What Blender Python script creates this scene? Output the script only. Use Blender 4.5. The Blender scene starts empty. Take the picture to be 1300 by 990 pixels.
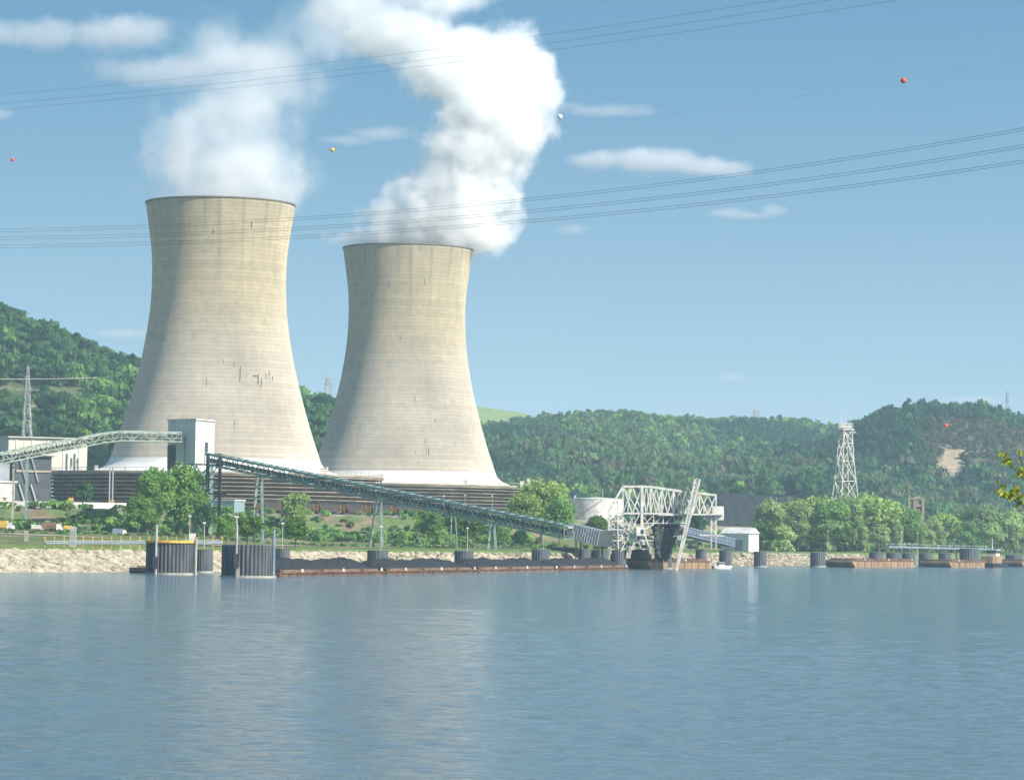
import bpy, math, random
import numpy as np
from mathutils import Vector, Matrix, noise as mnoise

# ------------------------------------------------------------------ camera, sky, sun, exposure
scene = bpy.context.scene
C = scene.collection
F = 4000.0            # focal length in photo pixels (photo is 1300 x 990)
CAMH = 7.5
ROLL = math.radians(0.9)
PITCH = math.atan(191.0 / F)

cam_d = bpy.data.cameras.new('camera')
cam = bpy.data.objects.new('camera', cam_d)
C.objects.link(cam)
cam_d.sensor_fit = 'HORIZONTAL'
cam_d.sensor_width = 36.0
cam_d.lens = 36.0 * F / 1300.0
cam_d.clip_start = 0.5
cam_d.clip_end = 90000.0
RM = Matrix.Rotation(math.radians(90) + PITCH, 3, 'X') @ Matrix.Rotation(ROLL, 3, 'Z')
cam.matrix_world = Matrix.Translation((0, 0, CAMH)) @ RM.to_4x4()
scene.camera = cam

SUN_AZ = math.radians(55)     # to the right of straight behind the camera
SUN_EL = math.radians(38)
SUN_DIR = Vector((math.sin(SUN_AZ) * math.cos(SUN_EL), -math.cos(SUN_AZ) * math.cos(SUN_EL), math.sin(SUN_EL)))
sd = bpy.data.lights.new('sun', 'SUN')
sd.energy = 4.2
sd.angle = math.radians(0.53)
sd.color = (1.0, 0.935, 0.84)
sun = bpy.data.objects.new('sun', sd)
C.objects.link(sun)
sun.rotation_euler = SUN_DIR.to_track_quat('Z', 'Y').to_euler()
sun.location = (300, -200, 400)

world = bpy.data.worlds.new('World')
scene.world = world
world.use_nodes = True
wn, wl = world.node_tree.nodes, world.node_tree.links
wn.clear()
w_out = wn.new('ShaderNodeOutputWorld')
w_bg = wn.new('ShaderNodeBackground')
w_sky = wn.new('ShaderNodeTexSky')
w_sky.sky_type = 'NISHITA'
w_sky.sun_disc = False
w_sky.sun_elevation = SUN_EL
w_sky.sun_rotation = math.atan2(SUN_DIR.x, SUN_DIR.y)
w_sky.air_density = 1.0
w_sky.dust_density = 1.3
w_sky.ozone_density = 1.2
w_tc = wn.new('ShaderNodeTexCoord')
w_map = wn.new('ShaderNodeMapping')
w_map.vector_type = 'POINT'
w_map.inputs['Location'].default_value = (0, 0, 0.05)
w_map.inputs['Scale'].default_value = (1, 1, 4.2)
w_nrm = wn.new('ShaderNodeVectorMath'); w_nrm.operation = 'NORMALIZE'
w_hsv = wn.new('ShaderNodeHueSaturation')
w_hsv.inputs['Hue'].default_value = 0.474
w_hsv.inputs['Saturation'].default_value = 1.10
wl.new(w_tc.outputs['Generated'], w_map.inputs['Vector'])
wl.new(w_map.outputs['Vector'], w_nrm.inputs[0])
wl.new(w_nrm.outputs['Vector'], w_sky.inputs['Vector'])
wl.new(w_sky.outputs['Color'], w_hsv.inputs['Color'])
# the air near the horizon is greyer than the sky overhead
w_sep = wn.new('ShaderNodeSeparateXYZ'); wl.new(w_tc.outputs['Generated'], w_sep.inputs[0])
w_s = wn.new('ShaderNodeMapRange'); w_s.inputs['From Max'].default_value = 0.17
w_s.inputs['To Min'].default_value = 0.72; w_s.inputs['To Max'].default_value = 1.22
w_v = wn.new('ShaderNodeMapRange'); w_v.inputs['From Max'].default_value = 0.14
w_v.inputs['To Min'].default_value = 0.84; w_v.inputs['To Max'].default_value = 1.0
wl.new(w_sep.outputs['Z'], w_s.inputs['Value']); wl.new(w_sep.outputs['Z'], w_v.inputs['Value'])
wl.new(w_s.outputs[0], w_hsv.inputs['Saturation']); wl.new(w_v.outputs[0], w_hsv.inputs['Value'])
wl.new(w_hsv.outputs['Color'], w_bg.inputs['Color'])
w_bg.inputs['Strength'].default_value = 0.11
wl.new(w_bg.outputs['Background'], w_out.inputs['Surface'])

scene.view_settings.view_transform = 'Standard'
scene.view_settings.look = 'None'
scene.view_settings.exposure = 0.95
scene.view_settings.gamma = 1.0
scene.view_settings.use_curve_mapping = False
scene.render.engine = 'CYCLES'
cy = scene.cycles
cy.use_denoising = True
try:
    cy.denoiser = 'OPENIMAGEDENOISE'
except Exception:
    pass
cy.max_bounces = 8
cy.diffuse_bounces = 2
cy.glossy_bounces = 2
cy.transmission_bounces = 2
cy.transparent_max_bounces = 8
cy.volume_bounces = 8
cy.use_adaptive_sampling = True
cy.adaptive_threshold = 0.02

rng = np.random.default_rng(7)
random.seed(7)

# ------------------------------------------------------------------ measuring helpers
def horizon(px):
    return 686.0 + (px - 650.0) * math.tan(ROLL)

def P(px, py, Y):
    """the world point at depth Y that the photo shows at pixel px, py"""
    r = RM @ Vector((px - 650.0, -(py - 495.0), -F))
    k = Y / r.y
    return Vector((r.x * k, Y, CAMH + r.z * k))

def U(X, Y):
    return 650.0 + F * X / np.maximum(Y, 1.0)

def XU(u, Y):
    return (u - 650.0) / F * Y

# ------------------------------------------------------------------ object helpers
def tag(o, label=None, cat=None, group=None, kind=None):
    if label: o['label'] = label
    if cat: o['category'] = cat
    if group: o['group'] = group
    if kind: o['kind'] = kind
    return o

def empty(name, loc=(0, 0, 0), rz=0.0):
    o = bpy.data.objects.new(name, None)
    C.objects.link(o)
    o.location = loc
    o.rotation_euler = (0, 0, rz)
    o.empty_display_size = 1.0
    return o

def copy_tree(o, parent=None):
    c = o.copy()
    C.objects.link(c)
    if parent is not None:
        c.parent = parent
    for ch in [x for x in o.children]:
        copy_tree(ch, c)
    return c

def np_mesh(name, verts, quads=None, tris=None, mats=(), smooth=False, color=None):
    me = bpy.data.meshes.new(name)
    verts = np.asarray(verts, dtype=np.float32)
    me.vertices.add(len(verts))
    me.vertices.foreach_set('co', verts.ravel())
    loops, starts, totals, pos = [], [], [], 0
    if quads is not None and len(quads):
        q = np.asarray(quads, dtype=np.int32)
        loops.append(q.ravel()); starts.append(np.arange(len(q), dtype=np.int32) * 4 + pos)
        totals.append(np.full(len(q), 4, dtype=np.int32)); pos += q.size
    if tris is not None and len(tris):
        t = np.asarray(tris, dtype=np.int32)
        loops.append(t.ravel()); starts.append(np.arange(len(t), dtype=np.int32) * 3 + pos)
        totals.append(np.full(len(t), 3, dtype=np.int32)); pos += t.size
    loops = np.concatenate(loops); starts = np.concatenate(starts); totals = np.concatenate(totals)
    me.loops.add(len(loops)); me.loops.foreach_set('vertex_index', loops)
    me.polygons.add(len(starts)); me.polygons.foreach_set('loop_start', starts)
    me.polygons.foreach_set('loop_total', totals)
    me.update(calc_edges=True)
    me.validate()
    if smooth:
        me.polygons.foreach_set('use_smooth', np.ones(len(me.polygons), dtype=bool))
    for m in mats: me.materials.append(m)
    if color is not None:
        a = me.color_attributes.new('tint', 'FLOAT_COLOR', 'POINT')
        col = np.ones((len(verts), 4), dtype=np.float32); col[:, :3] = color
        a.data.foreach_set('color', col.ravel())
    return me

def link(name, me, parent=None, loc=None):
    o = bpy.data.objects.new(name, me)
    C.objects.link(o)
    if parent is not None: o.parent = parent
    if loc is not None: o.location = loc
    return o

class MB:
    """collects boxes, beams, tubes and rings, then links them as ONE mesh object"""
    def __init__(s, origin=(0, 0, 0)):
        s.v, s.f, s.o = [], [], Vector(origin)
    def _add(s, vs, fs):
        b = len(s.v)
        s.v += [tuple(Vector(v) - s.o) for v in vs]
        s.f += [tuple(i + b for i in f) for f in fs]
        return s
    def hull8(s, a):
        return s._add(a, [(3, 2, 1, 0), (4, 5, 6, 7), (0, 1, 5, 4), (1, 2, 6, 5), (2, 3, 7, 6), (3, 0, 4, 7)])
    def box(s, c, size, rz=0.0):
        cx, cy_, cz = c; sx, sy, sz = [k / 2 for k in size]
        co, si = math.cos(rz), math.sin(rz)
        pts = []
        for z in (-sz, sz):
            for x, y in ((-sx, -sy), (sx, -sy), (sx, sy), (-sx, sy)):
                pts.append((cx + x * co - y * si, cy_ + x * si + y * co, cz + z))
        return s.hull8(pts)
    def beam(s, p, q, w=0.3, h=None):
        p, q = Vector(p), Vector(q); h = h or w
        d = (q - p)
        if d.length < 1e-6: return s
        d.normalize()
        up = Vector((0, 0, 1)) if abs(d.z) < 0.95 else Vector((0, 1, 0))
        a = d.cross(up).normalized(); b = a.cross(d).normalized()
        pts = []
        for e in (p, q):
            for i, j in ((-1, -1), (1, -1), (1, 1), (-1, 1)):
                pts.append(e + a * (i * w / 2) + b * (j * h / 2))
        return s.hull8(pts)
    def tube(s, pts, r, n=8, caps=True):
        pts = [Vector(p) for p in pts]
        rs = r if isinstance(r, (list, tuple)) else [r] * len(pts)
        vs = []
        for i, p in enumerate(pts):
            d = (pts[min(i + 1, len(pts) - 1)] - pts[max(i - 1, 0)]).normalized()
            up = Vector((0, 0, 1)) if abs(d.z) < 0.95 else Vector((0, 1, 0))
            a = d.cross(up).normalized(); b = a.cross(d).normalized()
            for k in range(n):
                t = 2 * math.pi * k / n
                vs.append(p + (a * math.cos(t) + b * math.sin(t)) * rs[i])
        fs = []
        for i in range(len(pts) - 1):
            for k in range(n):
                fs.append((i * n + k, i * n + (k + 1) % n, (i + 1) * n + (k + 1) % n, (i + 1) * n + k))
        if caps:
            fs.append(tuple(reversed(range(n)))); fs.append(tuple((len(pts) - 1) * n + k for k in range(n)))
        return s._add(vs, fs)
    def lathe(s, prof, c=(0, 0, 0), n=48, a0=0.0, a1=2 * math.pi, wob=None):
        full = abs(a1 - a0 - 2 * math.pi) < 1e-6
        m = n if full else n + 1
        vs = []
        for i, (r, z) in enumerate(prof):
            for k in range(m):
                t = a0 + (a1 - a0) * k / n
                rr = r + (wob(k, i) if wob else 0)
                vs.append((c[0] + rr * math.cos(t), c[1] + rr * math.sin(t), c[2] + z))
        fs = []
        for i in range(len(prof) - 1):
            for k in range(n):
                k2 = (k + 1) % m
                fs.append((i * m + k, i * m + k2, (i + 1) * m + k2, (i + 1) * m + k))
        return s._add(vs, fs)
    def poly(s, pts):
        return s._add(pts, [tuple(range(len(pts)))])
    def build(s, name, mat, parent=None, smooth=False, loc=None):
        me = bpy.data.meshes.new(name)
        me.from_pydata(s.v, [], s.f)
        me.materials.append(mat)
        me.update()
        if smooth:
            for p in me.polygons: p.use_smooth = True
        o = link(name, me, parent)
        if parent is None and loc is None: o.location = s.o
        if loc is not None: o.location = loc
        return o

# ------------------------------------------------------------------ materials
def nt(m):
    m.use_nodes = True
    n, l = m.node_tree.nodes, m.node_tree.links
    n.clear()
    out = n.new('ShaderNodeOutputMaterial')
    return n, l, out

def mat(name, c1, c2=None, scale=1.0, rough=0.7, metal=0.0, bump=0.0, stretch=(1, 1, 1), detail=5, spec=0.3, lo=0.35, hi=0.65):
    m = bpy.data.materials.new(name)
    n, l, out = nt(m)
    b = n.new('ShaderNodeBsdfPrincipled')
    b.inputs['Roughness'].default_value = rough
    b.inputs['Metallic'].default_value = metal
    b.inputs['Specular IOR Level'].default_value = spec
    l.new(b.outputs[0], out.inputs['Surface'])
    c2 = c2 or tuple(x * 0.7 for x in c1)
    tc = n.new('ShaderNodeTexCoord')
    mp = n.new('ShaderNodeMapping'); mp.inputs['Scale'].default_value = stretch
    nz = n.new('ShaderNodeTexNoise'); nz.inputs['Scale'].default_value = scale; nz.inputs['Detail'].default_value = detail
    cr = n.new('ShaderNodeValToRGB')
    cr.color_ramp.elements[0].position = lo; cr.color_ramp.elements[0].color = (*c2, 1)
    cr.color_ramp.elements[1].position = hi; cr.color_ramp.elements[1].color = (*c1, 1)
    l.new(tc.outputs['Object'], mp.inputs['Vector']); l.new(mp.outputs[0], nz.inputs['Vector'])
    l.new(nz.outputs['Fac'], cr.inputs['Fac']); l.new(cr.outputs['Color'], b.inputs['Base Color'])
    if bump:
        bp = n.new('ShaderNodeBump'); bp.inputs['Strength'].default_value = bump; bp.inputs['Distance'].default_value = 0.3
        l.new(nz.outputs['Fac'], bp.inputs['Height']); l.new(bp.outputs[0], b.inputs['Normal'])
    return m

M = {}
M['white_paint'] = mat('white_paint', (0.72, 0.71, 0.66), (0.52, 0.50, 0.45), 0.5, 0.6)
M['white_sheet'] = mat('white_sheet', (0.66, 0.66, 0.62), (0.52, 0.53, 0.50), 0.25, 0.5, stretch=(3, 3, 0.3))
M['white_steel'] = mat('white_steel', (0.70, 0.68, 0.62), (0.48, 0.44, 0.38), 0.8, 0.5)
M['grey_sheet'] = mat('grey_sheet', (0.30, 0.33, 0.36), (0.22, 0.25, 0.28), 0.3, 0.5)
M['green_steel'] = mat('green_steel', (0.24, 0.35, 0.33), (0.17, 0.26, 0.25), 0.6, 0.5)
M['pale_green_steel'] = mat('pale_green_steel', (0.34, 0.40, 0.32), (0.22, 0.29, 0.24), 0.6, 0.5)
M['dark_steel'] = mat('dark_steel', (0.06, 0.07, 0.07), (0.03, 0.035, 0.035), 0.6, 0.6)
M['galv'] = mat('galv', (0.45, 0.46, 0.45), (0.33, 0.34, 0.34), 0.5, 0.45, metal=0.2)
M['beige'] = mat('beige_panel', (0.66, 0.62, 0.54), (0.55, 0.50, 0.42), 0.12, 0.7)
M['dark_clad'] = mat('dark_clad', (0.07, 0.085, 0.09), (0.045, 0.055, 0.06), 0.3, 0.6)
M['deck'] = mat('deck', (0.40, 0.35, 0.26), (0.24, 0.20, 0.15), 0.15, 0.8)
M['louvre'] = mat('louvre', (0.42, 0.36, 0.26), (0.18, 0.15, 0.11), 0.12, 0.8, stretch=(1, 1, 4))
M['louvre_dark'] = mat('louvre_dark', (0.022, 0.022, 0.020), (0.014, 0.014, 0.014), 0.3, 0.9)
M['sheet_pile'] = mat('sheet_pile', (0.105, 0.12, 0.13), (0.055, 0.062, 0.067), 0.5, 0.55, stretch=(2, 2, 0.3), bump=0.2)
M['concrete'] = mat('concrete', (0.42, 0.40, 0.35), (0.30, 0.28, 0.24), 0.4, 0.85)
M['rust'] = mat('rusty_hull', (0.22, 0.14, 0.095), (0.12, 0.08, 0.06), 0.35, 0.8, stretch=(1, 1, 2.5), bump=0.2)
M['rust_dark'] = mat('rust_dark', (0.17, 0.10, 0.065), (0.08, 0.05, 0.035), 0.4, 0.85, stretch=(1, 1, 0.5))
M['hull_tan'] = mat('hull_tan', (0.34, 0.235, 0.13), (0.19, 0.12, 0.07), 0.30, 0.8, stretch=(1, 1, 0.35))
M['hull_black'] = mat('hull_black', (0.035, 0.035, 0.035), (0.02, 0.02, 0.02), 0.4, 0.6)
M['coal'] = mat('coal', (0.030, 0.032, 0.035), (0.012, 0.013, 0.014), 1.2, 0.75, bump=0.8)
M['yellow'] = mat('yellow_paint', (0.75, 0.47, 0.07), (0.5, 0.3, 0.05), 1.0, 0.5)
M['orange'] = mat('orange_paint', (0.55, 0.30, 0.07), (0.5, 0.22, 0.04), 1.0, 0.5)
M['red_ball'] = mat('red_ball', (0.80, 0.09, 0.03), (0.7, 0.07, 0.03), 1.0, 0.4)
M['yellow_ball'] = mat('yellow_ball', (0.85, 0.42, 0.03), (0.75, 0.36, 0.03), 1.0, 0.4)
M['white_ball'] = mat('white_ball', (0.85, 0.83, 0.78), (0.75, 0.73, 0.68), 1.0, 0.4)
M['wire'] = mat('wire', (0.10, 0.10, 0.11), (0.07, 0.07, 0.08), 1.0, 0.4, metal=0.3)
M['bark'] = mat('bark', (0.16, 0.13, 0.10), (0.08, 0.065, 0.05), 1.5, 0.9, stretch=(3, 3, 0.5))
M['glass'] = mat('window_glass', (0.04, 0.05, 0.06), (0.03, 0.035, 0.04), 0.3, 0.1)
M['asphalt'] = mat('pale_road', (0.50, 0.45, 0.36), (0.38, 0.34, 0.27), 0.3, 0.9)
M['blue_pipe'] = mat('blue_pipe', (0.22, 0.28, 0.34), (0.15, 0.20, 0.26), 0.5, 0.5)
M['brown_car'] = mat('brown_car', (0.085, 0.065, 0.055), (0.055, 0.045, 0.04), 0.3, 0.8)
M['teal'] = mat('teal_paint', (0.22, 0.33, 0.32), (0.17, 0.26, 0.25), 0.5, 0.5)

def rock_mat():
    return mat('riprap_rock', (0.45, 0.40, 0.30), (0.22, 0.195, 0.145), 0.45, 0.9, bump=0.5)
M['rock'] = rock_mat()

def leaf_mat(name='leaves', transl=0.48):
    m = bpy.data.materials.new(name)
    n, l, out = nt(m)
    at = n.new('ShaderNodeAttribute'); at.attribute_name = 'tint'
    oi = n.new('ShaderNodeObjectInfo')
    hs = n.new('ShaderNodeHueSaturation')
    mr = n.new('ShaderNodeMapRange'); mr.inputs['To Min'].default_value = 0.80; mr.inputs['To Max'].default_value = 1.2
    l.new(oi.outputs['Random'], mr.inputs['Value']); l.new(mr.outputs[0], hs.inputs['Value'])
    l.new(at.outputs['Color'], hs.inputs['Color'])
    d = n.new('ShaderNodeBsdfDiffuse'); t = n.new('ShaderNodeBsdfTranslucent'); mx = n.new('ShaderNodeMixShader')
    mx.inputs[0].default_value = transl
    l.new(hs.outputs['Color'], d.inputs['Color']); l.new(hs.outputs['Color'], t.inputs['Color'])
    l.new(d.outputs[0], mx.inputs[1]); l.new(t.outputs[0], mx.inputs[2]); l.new(mx.outputs[0], out.inputs['Surface'])
    return m
M['leaves'] = leaf_mat()

def shell_mat():
    m = bpy.data.materials.new('tower_concrete')
    n, l, out = nt(m)
    b = n.new('ShaderNodeBsdfPrincipled'); b.inputs['Roughness'].default_value = 0.9; b.inputs['Specular IOR Level'].default_value = 0.1; b.inputs['Diffuse Roughness'].default_value = 1.0
    l.new(b.outputs[0], out.inputs['Surface'])
    tc = n.new('ShaderNodeTexCoord'); sp = n.new('ShaderNodeSeparateXYZ'); l.new(tc.outputs['Object'], sp.inputs[0])
    ang = n.new('ShaderNodeMath'); ang.operation = 'ARCTAN2'; l.new(sp.outputs['Y'], ang.inputs[0]); l.new(sp.outputs['X'], ang.inputs[1])
    def math_(op, a, bb=None, **k):
        x = n.new('ShaderNodeMath'); x.operation = op
        for i, v in enumerate((a, bb)):
            if v is None: continue
            if isinstance(v, (int, float)): x.inputs[i].default_value = v
            else: l.new(v, x.inputs[i])
        return x.outputs[0]
    # cylindrical coordinates so that joints and stains wrap round the shell
    cx = math_('MULTIPLY', ang.outputs[0], 30.0)
    comb = n.new('ShaderNodeCombineXYZ'); l.new(cx, comb.inputs[0]); l.new(sp.outputs['Z'], comb.inputs[1])
    # broad staining
    mp1 = n.new('ShaderNodeMapping'); mp1.inputs['Scale'].default_value = (0.05, 0.035, 1); l.new(comb.outputs[0], mp1.inputs[0])
    n1 = n.new('ShaderNodeTexNoise'); n1.inputs['Scale'].default_value = 1.0; n1.inputs['Detail'].default_value = 8; n1.inputs['Roughness'].default_value = 0.6
    l.new(mp1.outputs[0], n1.inputs['Vector'])
    # lift bands (each pour has its own tone)
    fl = math_('FLOOR', math_('DIVIDE', sp.outputs['Z'], 1.55))
    wn_ = n.new('ShaderNodeTexWhiteNoise'); wn_.noise_dimensions = '1D'; l.new(fl, wn_.inputs['W'])
    # pour patches: brick pattern
    bk = n.new('ShaderNodeTexBrick'); bk.inputs['Scale'].default_value = 1.0
    bk.inputs['Brick Width'].default_value = 240.0; bk.inputs['Row Height'].default_value = 1.55
    bk.inputs['Mortar Size'].default_value = 0.10; bk.inputs['Mortar Smooth'].default_value = 0.6
    bk.inputs['Color1'].default_value = (1, 1, 1, 1); bk.inputs['Color2'].default_value = (0.94, 0.94, 0.94, 1); bk.inputs['Mortar'].default_value = (0.70, 0.70, 0.70, 1)
    bk.offset = 0.0
    l.new(comb.outputs[0], bk.inputs['Vector'])
    # height tint: yellower upper half
    mr = n.new('ShaderNodeMapRange'); mr.inputs['From Min'].default_value = 55; mr.inputs['From Max'].default_value = 98; mr.interpolation_type = 'SMOOTHSTEP'
    zz = math_('ADD', sp.outputs['Z'], math_('MULTIPLY', math_('SUBTRACT', n1.outputs['Fac'], 0.5), 60.0))
    l.new(zz, mr.inputs['Value'])
    mx = n.new('ShaderNodeMix'); mx.data_type = 'RGBA'
    mx.inputs['A'].default_value = (0.53, 0.48, 0.395, 1); mx.inputs['B'].default_value = (0.52, 0.455, 0.315, 1)
    l.new(mr.outputs[0], mx.inputs['Factor'])
    # multiply: bands * bricks * stain
    mr2 = n.new('ShaderNodeMapRange'); mr2.inputs['To Min'].default_value = 0.96; mr2.inputs['To Max'].default_value = 1.04; l.new(wn_.outputs['Value'], mr2.inputs['Value'])
    mr3 = n.new('ShaderNodeMapRange'); mr3.inputs['From Min'].default_value = 0.3; mr3.inputs['From Max'].default_value = 0.7; mr3.inputs['To Min'].default_value = 0.78; mr3.inputs['To Max'].default_value = 1.10; l.new(n1.outputs['Fac'], mr3.inputs['Value'])
    # vertical dribbles
    mp2 = n.new('ShaderNodeMapping'); mp2.inputs['Scale'].default_value = (0.55, 0.045, 1); l.new(comb.outputs[0], mp2.inputs[0])
    n2 = n.new('ShaderNodeTexNoise'); n2.inputs['Scale'].default_value = 1.0; n2.inputs['Detail'].default_value = 4; l.new(mp2.outputs[0], n2.inputs['Vector'])
    mr4 = n.new('ShaderNodeMapRange'); mr4.inputs['From Min'].default_value = 0.70; mr4.inputs['From Max'].default_value = 0.76; mr4.inputs['To Min'].default_value = 1.0; mr4.inputs['To Max'].default_value = 0.6; l.new(n2.outputs['Fac'], mr4.inputs['Value'])
    n5 = n.new('ShaderNodeTexNoise'); n5.inputs['Scale'].default_value = 0.32; n5.inputs['Detail'].default_value = 6; n5.inputs['Roughness'].default_value = 0.75; l.new(comb.outputs[0], n5.inputs['Vector'])
    mr5 = n.new('ShaderNodeMapRange'); mr5.inputs['From Min'].default_value = 0.3; mr5.inputs['From Max'].default_value = 0.7; mr5.inputs['To Min'].default_value = 0.86; mr5.inputs['To Max'].default_value = 1.12; l.new(n5.outputs['Fac'], mr5.inputs['Value'])
    # long rain streaks running down from the rim
    mp6 = n.new('ShaderNodeMapping'); mp6.inputs['Scale'].default_value = (0.42, 0.012, 1); l.new(comb.outputs[0], mp6.inputs[0])
    n6 = n.new('ShaderNodeTexNoise'); n6.inputs['Scale'].default_value = 1.0; n6.inputs['Detail'].default_value = 5; l.new(mp6.outputs[0], n6.inputs['Vector'])
    top6 = n.new('ShaderNodeMapRange'); top6.inputs['From Min'].default_value = 78; top6.inputs['From Max'].default_value = 125; l.new(sp.outputs['Z'], top6.inputs['Value'])
    st6 = n.new('ShaderNodeMapRange'); st6.inputs['From Min'].default_value = 0.52; st6.inputs['From Max'].default_value = 0.70; st6.inputs['To Max'].default_value = 0.30; l.new(n6.outputs['Fac'], st6.inputs['Value'])
    run6 = math_('SUBTRACT', 1.0, math_('MULTIPLY', st6.outputs[0], top6.outputs[0]))
    # faint vertical form joints
    vx = math_('FRACT', math_('DIVIDE', cx, 2.6)); vj = n.new('ShaderNodeMapRange'); vj.inputs['From Min'].default_value = 0.0; vj.inputs['From Max'].default_value = 0.08; vj.inputs['To Min'].default_value = 0.88; vj.inputs['To Max'].default_value = 1.0; l.new(vx, vj.inputs['Value'])
    k = math_('MULTIPLY', math_('MULTIPLY', math_('MULTIPLY', mr2.outputs[0], mr3.outputs[0]), mr4.outputs[0]), math_('MULTIPLY', math_('MULTIPLY', mr5.outputs[0], vj.outputs[0]), run6))
    vm = n.new('ShaderNodeVectorMath'); vm.operation = 'SCALE'; l.new(mx.outputs['Result'], vm.inputs[0]); l.new(k, vm.inputs['Scale'])
    vm2 = n.new('ShaderNodeVectorMath'); vm2.operation = 'MULTIPLY'; l.new(vm.outputs[0], vm2.inputs[0]); l.new(bk.outputs['Color'], vm2.inputs[1])
    l.new(vm2.outputs[0], b.inputs['Base Color'])
    return m
M['shell'] = shell_mat()
M['skirt'] = mat('white_skirt', (0.74, 0.73, 0.69), (0.62, 0.61, 0.57), 0.12, 0.6, stretch=(1, 1, 0.4))
M['old_brick'] = mat('old_brick', (0.34, 0.28, 0.20), (0.20, 0.16, 0.11), 0.6, 0.9)
M['rim_concrete'] = mat('rim_concrete', (0.20, 0.18, 0.13), (0.13, 0.12, 0.09), 0.3, 0.9)
M['stain'] = mat('dark_stain', (0.13, 0.12, 0.10), (0.09, 0.085, 0.075), 0.5, 0.95)

# ------------------------------------------------------------------ terrain
us = lambda pts: (np.array([p[0] for p in pts], float), np.array([p[1] for p in pts], float))
SHORE = us([(-900, 430), (-300, 520), (0, 596), (190, 640), (350, 690), (450, 725), (600, 790), (720, 860), (805, 935), (900, 1040), (1030, 1195), (1300, 1400), (1700, 1700), (2600, 2300)])
TERR = us([(-900, 960), (0, 985), (150, 1000), (300, 1080), (600, 1110), (760, 1180), (900, 1420), (1030, 1560), (1300, 1900), (2600, 2900)])

def ridge(pts, Y, tree):
    u = np.array([p[0] for p in pts], float)
    z = np.array([CAMH + (686.0 + (p[0] - 650) * math.tan(ROLL) - p[1]) * Y / F - tree for p in pts])
    return u, z
LEFT_R = ridge([(-1500, 330), (-600, 300), (-200, 330), (0, 378), (30, 395), (60, 402), (85, 415), (120, 434), (150, 446), (180, 458), (260, 485), (340, 505), (420, 512), (520, 560), (620, 640)], 1900, 12)
FAR_R = ridge([(-1500, 420), (-200, 470), (300, 505), (560, 506), (620, 506), (660, 507), (690, 513), (740, 521), (800, 524), (850, 528), (900, 533), (960, 531), (1040, 536), (1100, 539), (1200, 550), (1500, 540), (2500, 470)], 3300, 13)
RIGHT_R = ridge([(700, 680), (850, 640), (980, 600), (1040, 560), (1085, 537), (1130, 522), (1180, 518), (1240, 517), (1290, 524), (1340, 522), (1500, 500), (2000, 440), (3000, 400)], 2600, 13)
MID_R = ridge([(430, 620), (600, 560), (680, 566), (760, 560), (850, 575), (900, 585), (960, 572), (1040, 575), (1120, 590), (1180, 600), (1300, 630)], 2350, 11)
MID2_R = ridge([(500, 640), (700, 610), (760, 606), (860, 612), (950, 610), (1040, 605), (1150, 612), (1210, 625), (1400, 645)], 2000, 11)

def bump(t):
    return np.where(t < 0, 0.5 + 0.5 * np.cos(np.pi * np.clip(t, -1, 0)), 0.55 + 0.45 * np.cos(np.pi * np.clip(t, 0, 1)))

def vnoise(X, Y, s, seed=0.0):
    # cheap smooth value noise from summed sines, good enough for landform
    a = X / s + seed; b = Y / s - seed * 1.7
    return (np.sin(a * 1.7 + 1.3 * np.sin(b * 1.1)) + np.sin(b * 2.1 + 1.7 * np.sin(a * 0.9 + 2)) + np.sin((a + b) * 1.3 + seed)) / 3.0

def height(X, Y):
    X = np.asarray(X, float); Y = np.asarray(Y, float)
    u = np.where(Y > 150, U(X, Y), 650.0)
    sh = np.interp(u, *SHORE); te = np.interp(u, *TERR)
    d = Y - sh
    te_d = te - sh
    # knots: bed, toe, bank top, bench, foot of slope, terrace
    z = np.where(d < -14, -3.0, 0)
    z = np.where((d >= -14) & (d < 12), -3.0 + (d + 14) / 26 * 6.9, z)
    t = np.clip((d - 12) / 30, 0, 1)
    z = np.where(d >= 12, 3.9 + 0.9 * t, z)
    rise = np.interp(u, [200, 420], [2.2, 0.0])
    t = np.clip((d - 60) / 90, 0, 1); z = z + rise * t
    f0 = te_d - np.minimum(150, te_d * 0.35)
    t = np.clip((d - f0) / (te_d - 25 - f0), 0, 1)
    z = z + np.where(d >= f0, 3.2 * t, 0)
    t = np.clip((d - (te_d - 28)) / 28, 0, 1); t = t * t * (3 - 2 * t)
    z = z + np.where(d >= f0, (7.6 - rise) * t, 0)
    z = z + np.where((d > 60) & (d < te_d - 5), 0.5 * vnoise(X, Y, 24, 2.0), 0)
    zz = z
    base = 15.7
    def hill(R, Yr, w0, w1, n=6.0):
        h = np.interp(u, *R)
        t = (Y - Yr); t = np.where(t < 0, t / w0, t / w1)
        cr_ = np.clip(1 - np.abs(t), 0, 1)
        env = np.clip(np.abs(t) * 3.0, 0.12, 1) * np.clip((1 - np.abs(t)) * 3, 0, 1)
        return base + (h - base) * bump(t) + n * 0.5 * vnoise(X, Y, 60, Yr * 0.01) * cr_ + (h - base) * 0.22 * vnoise(X, Y * 0.5, 85, Yr * 0.013) * env
    far = np.maximum.reduce([hill(LEFT_R, 1900, 430, 900, 3), hill(FAR_R, 3300, 1000, 1500, 5), hill(RIGHT_R, 2600, 560, 900, 4),
                             hill(MID_R, 2350, 330, 300, 6), hill(MID2_R, 2000, 260, 260, 5)])
    w = np.clip((Y - te - 260) / 120, 0, 1)
    zz = np.where(Y > te + 260, np.maximum(zz, base + (far - base) * w), zz)
    near = np.interp(Y, [-400, 0, 22, 52, 60, 200], [9.0, 5.8, 4.9, -1.0, -3.2, -3.2])
    return np.maximum(zz, near) if np.ndim(zz) else max(float(zz), float(near))

def hz(x, y):
    return float(height(np.array([x]), np.array([y]))[0])

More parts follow.
